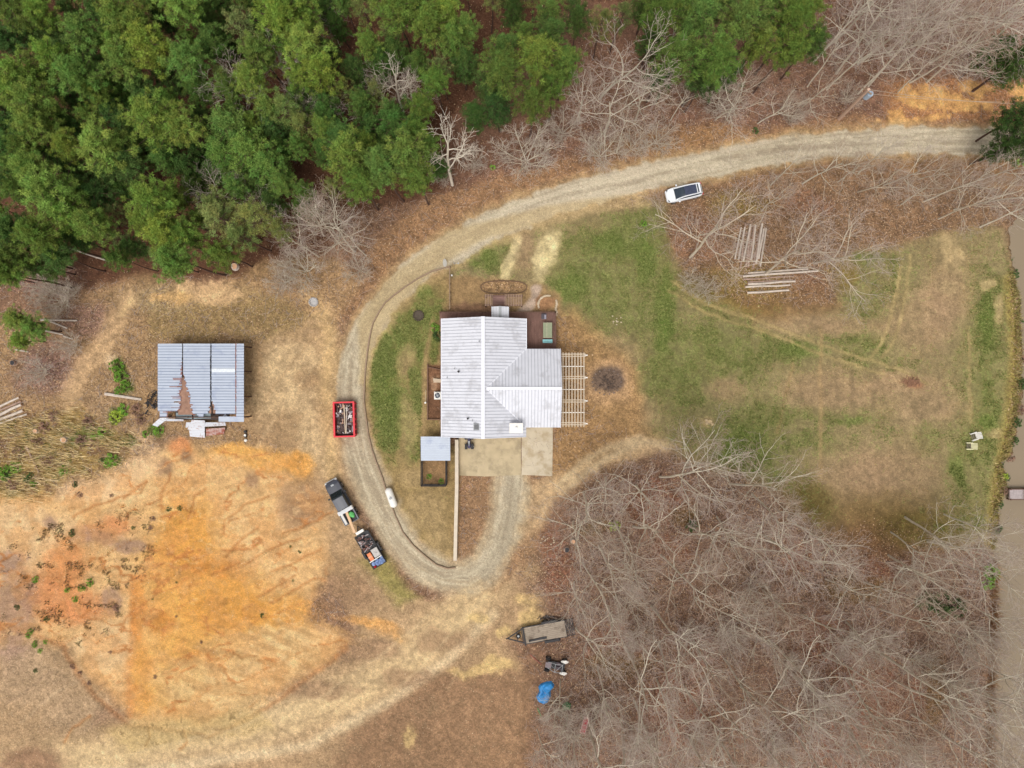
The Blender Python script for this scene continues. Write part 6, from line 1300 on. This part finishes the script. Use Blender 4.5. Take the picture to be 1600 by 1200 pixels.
# ---- ground cover nobody could count
def scatter(name, N, weight, size, cols, colj, label, seed, blade=False, lean=(0, 0), hgt=.3, wd=.05, zoff=.02):
    r = np.random.RandomState(seed); p = weight.copy(); p[(PX < -80) | (PX > 1680) | (PY < -80) | (PY > 1280)] = 0; p = p / p.sum()
    i = r.choice(len(PX), N, p=p); x = verts[i, 0] + r.uniform(-.1, .1, N); y = verts[i, 1] + r.uniform(-.1, .1, N); z = verts[i, 2]
    s_ = size * r.uniform(.6, 1.4, N); a = r.uniform(0, 6.28, N)
    c = np.array([linA(np.array(v, float)) for v in cols])[r.randint(0, len(cols), N)] * r.uniform(1 - colj, 1 + colj, (N, 1))
    if blade:
        h_ = hgt * r.uniform(.5, 1.4, N); dx = np.cos(a) * wd; dy = np.sin(a) * wd; lx = lean[0] * h_ + r.normal(0, .35, N) * h_; ly = lean[1] * h_ + r.normal(0, .35, N) * h_
        V = np.stack([np.stack([x - dx, y - dy, z - .03], 1), np.stack([x + dx, y + dy, z - .03], 1), np.stack([x + lx, y + ly, z + h_], 1)], 1).reshape(-1, 3); n = 3
    else:
        b = a + r.uniform(1.3, 1.8, N); t1 = r.uniform(-.35, .35, N); t2 = r.uniform(-.35, .35, N); u = np.stack([np.cos(a), np.sin(a), t1], 1) * s_[:, None]; v = np.stack([np.cos(b), np.sin(b), t2], 1) * s_[:, None] * .6
        c0 = np.stack([x, y, z + zoff + s_ * .25], 1); V = np.stack([c0 - u, c0 - v, c0 + u, c0 + v], 1).reshape(-1, 3); n = 4
    o = np_mesh(name, V, n, np.repeat(c, n, 0), m_cover); tag(o, label, None, None, 'stuff'); return o
m_cover = mat_attr('cover')
vis = 1.0
dens = np.where((np.abs(PX - 800) < 870) & (np.abs(PY - 600) < 670), 1.0, 0.0)
scatter('leaf_litter', 130000, dens * sst(.5, .9, LI) * (psd < 0) * (rm < .3), .075, [(164, 130, 98), (124, 94, 70), (194, 166, 134), (108, 80, 60), (150, 118, 92)], .3, 'fallen brown leaves over the wood floor', 1)
scatter('grass', 130000, dens * sst(.35, .8, GR + .5 * (N2 - .5)) * (psd < -2) * (rm < .3), .1, [(92, 118, 48), (118, 132, 62), (146, 146, 84), (80, 104, 44)], .25, 'short patchy green grass of the lawn and field', 2, True, hgt=.12, wd=.04)
scatter('dry_grass', 60000, dens * (sst(.1, .4, GR) * (1 - sst(.5, .9, GR)) + .25 * (zone == 0)) * (psd < -2) * (rm < .3) * (N1 > .45), .1, [(188, 158, 104), (160, 132, 86), (206, 180, 130)], .2, 'short dry tan grass of the field and yard', 3, True, hgt=.14, wd=.035)
reed = mpoly([(-60, 640), (40, 660), (120, 640), (210, 690), (170, 730), (90, 760), (0, 790), (-60, 800)], 26) ** 1.5
scatter('tall_dry_grass', 5500, dens * reed * sst(.4, .6, N24), .1, [(240, 214, 156), (200, 170, 110), (150, 124, 78), (246, 224, 176)], .25, 'tall yellow dry grass left of the orange slope', 4, True, lean=(-.7, .15), hgt=.8, wd=.035)
bank = sst(.3, .6, N24) * mline([(1583, 430), (1592, 470), (1594, 560), (1588, 640), (1578, 690), (1563, 730), (1568, 765), (1556, 790), (1553, 850)], 6, 6, PX, PY)
scatter('bank_reeds', 5500, dens * bank * (psd < 2), .1, [(196, 180, 120), (160, 156, 92), (206, 184, 132), (134, 132, 74), (130, 104, 76)], .25, 'yellow green reeds along the pond bank', 5, True, lean=(.1, 0), hgt=.3, wd=.05)
bank2 = mline([(1558, 880), (1553, 1000), (1548, 1100), (1550, 1250)], 5, 6, PX, PY)
scatter('bank_brush', 6000, dens * bank2, .1, [(190, 150, 116), (150, 110, 80), (170, 140, 96)], .25, 'brown brush along the lower pond bank', 6, True, lean=(.1, 0), hgt=.8, wd=.04)
scatter('pebbles', 15000, dens * ((zone == 3) * .8 + (zone == 0) + .7 * (zone == 4)) * (psd < -3), .05, [(206, 184, 150), (170, 140, 112), (140, 110, 88), (214, 192, 160)], .2, 'small stones scattered over drive, yard and slope', 12)
wt_ = dens * (zone == 3) * sst(.55, .68, N2) * (.12 + mpoly([(0, 860), (60, 800), (240, 800), (240, 860), (200, 960), (90, 1050), (0, 1050)], 20))
scatter('weeds', 6500, wt_ * (.05 + mpoly([(0, 860), (60, 800), (240, 800), (240, 860), (200, 960), (90, 1050), (0, 1050)], 20)), .1, [(140, 110, 96), (112, 108, 66), (150, 122, 104), (120, 124, 66)], .3, 'sparse weeds scattered over the orange slope', 7, True, hgt=.2, wd=.04)
twg = dens * (zone == 1) * (psd < -3) * (rm < .2)
r_ = np.random.RandomState(9); ii = r_.choice(len(PX), 9000, p=twg / twg.sum()); a = r_.uniform(0, 3.14, 9000); l_ = r_.uniform(.15, .7, 9000)
segs = [((verts[i, 0] - math.cos(b) * l, verts[i, 1] - math.sin(b) * l, verts[i, 2] + .04), (verts[i, 0] + math.cos(b) * l, verts[i, 1] + math.sin(b) * l, verts[i, 2] + .12), .018, .012) for i, b, l in zip(ii, a, l_)]
tag(prisms('ground_twigs', segs, 3, m_twig), 'fallen twigs over the wood floor', None, None, 'stuff')
for o in sc.collection.objects:
    if 'label' in o and len(o['label'].split()) > 16: o['label'] = ' '.join(o['label'].replace(' the ', ' ').split()[:16])
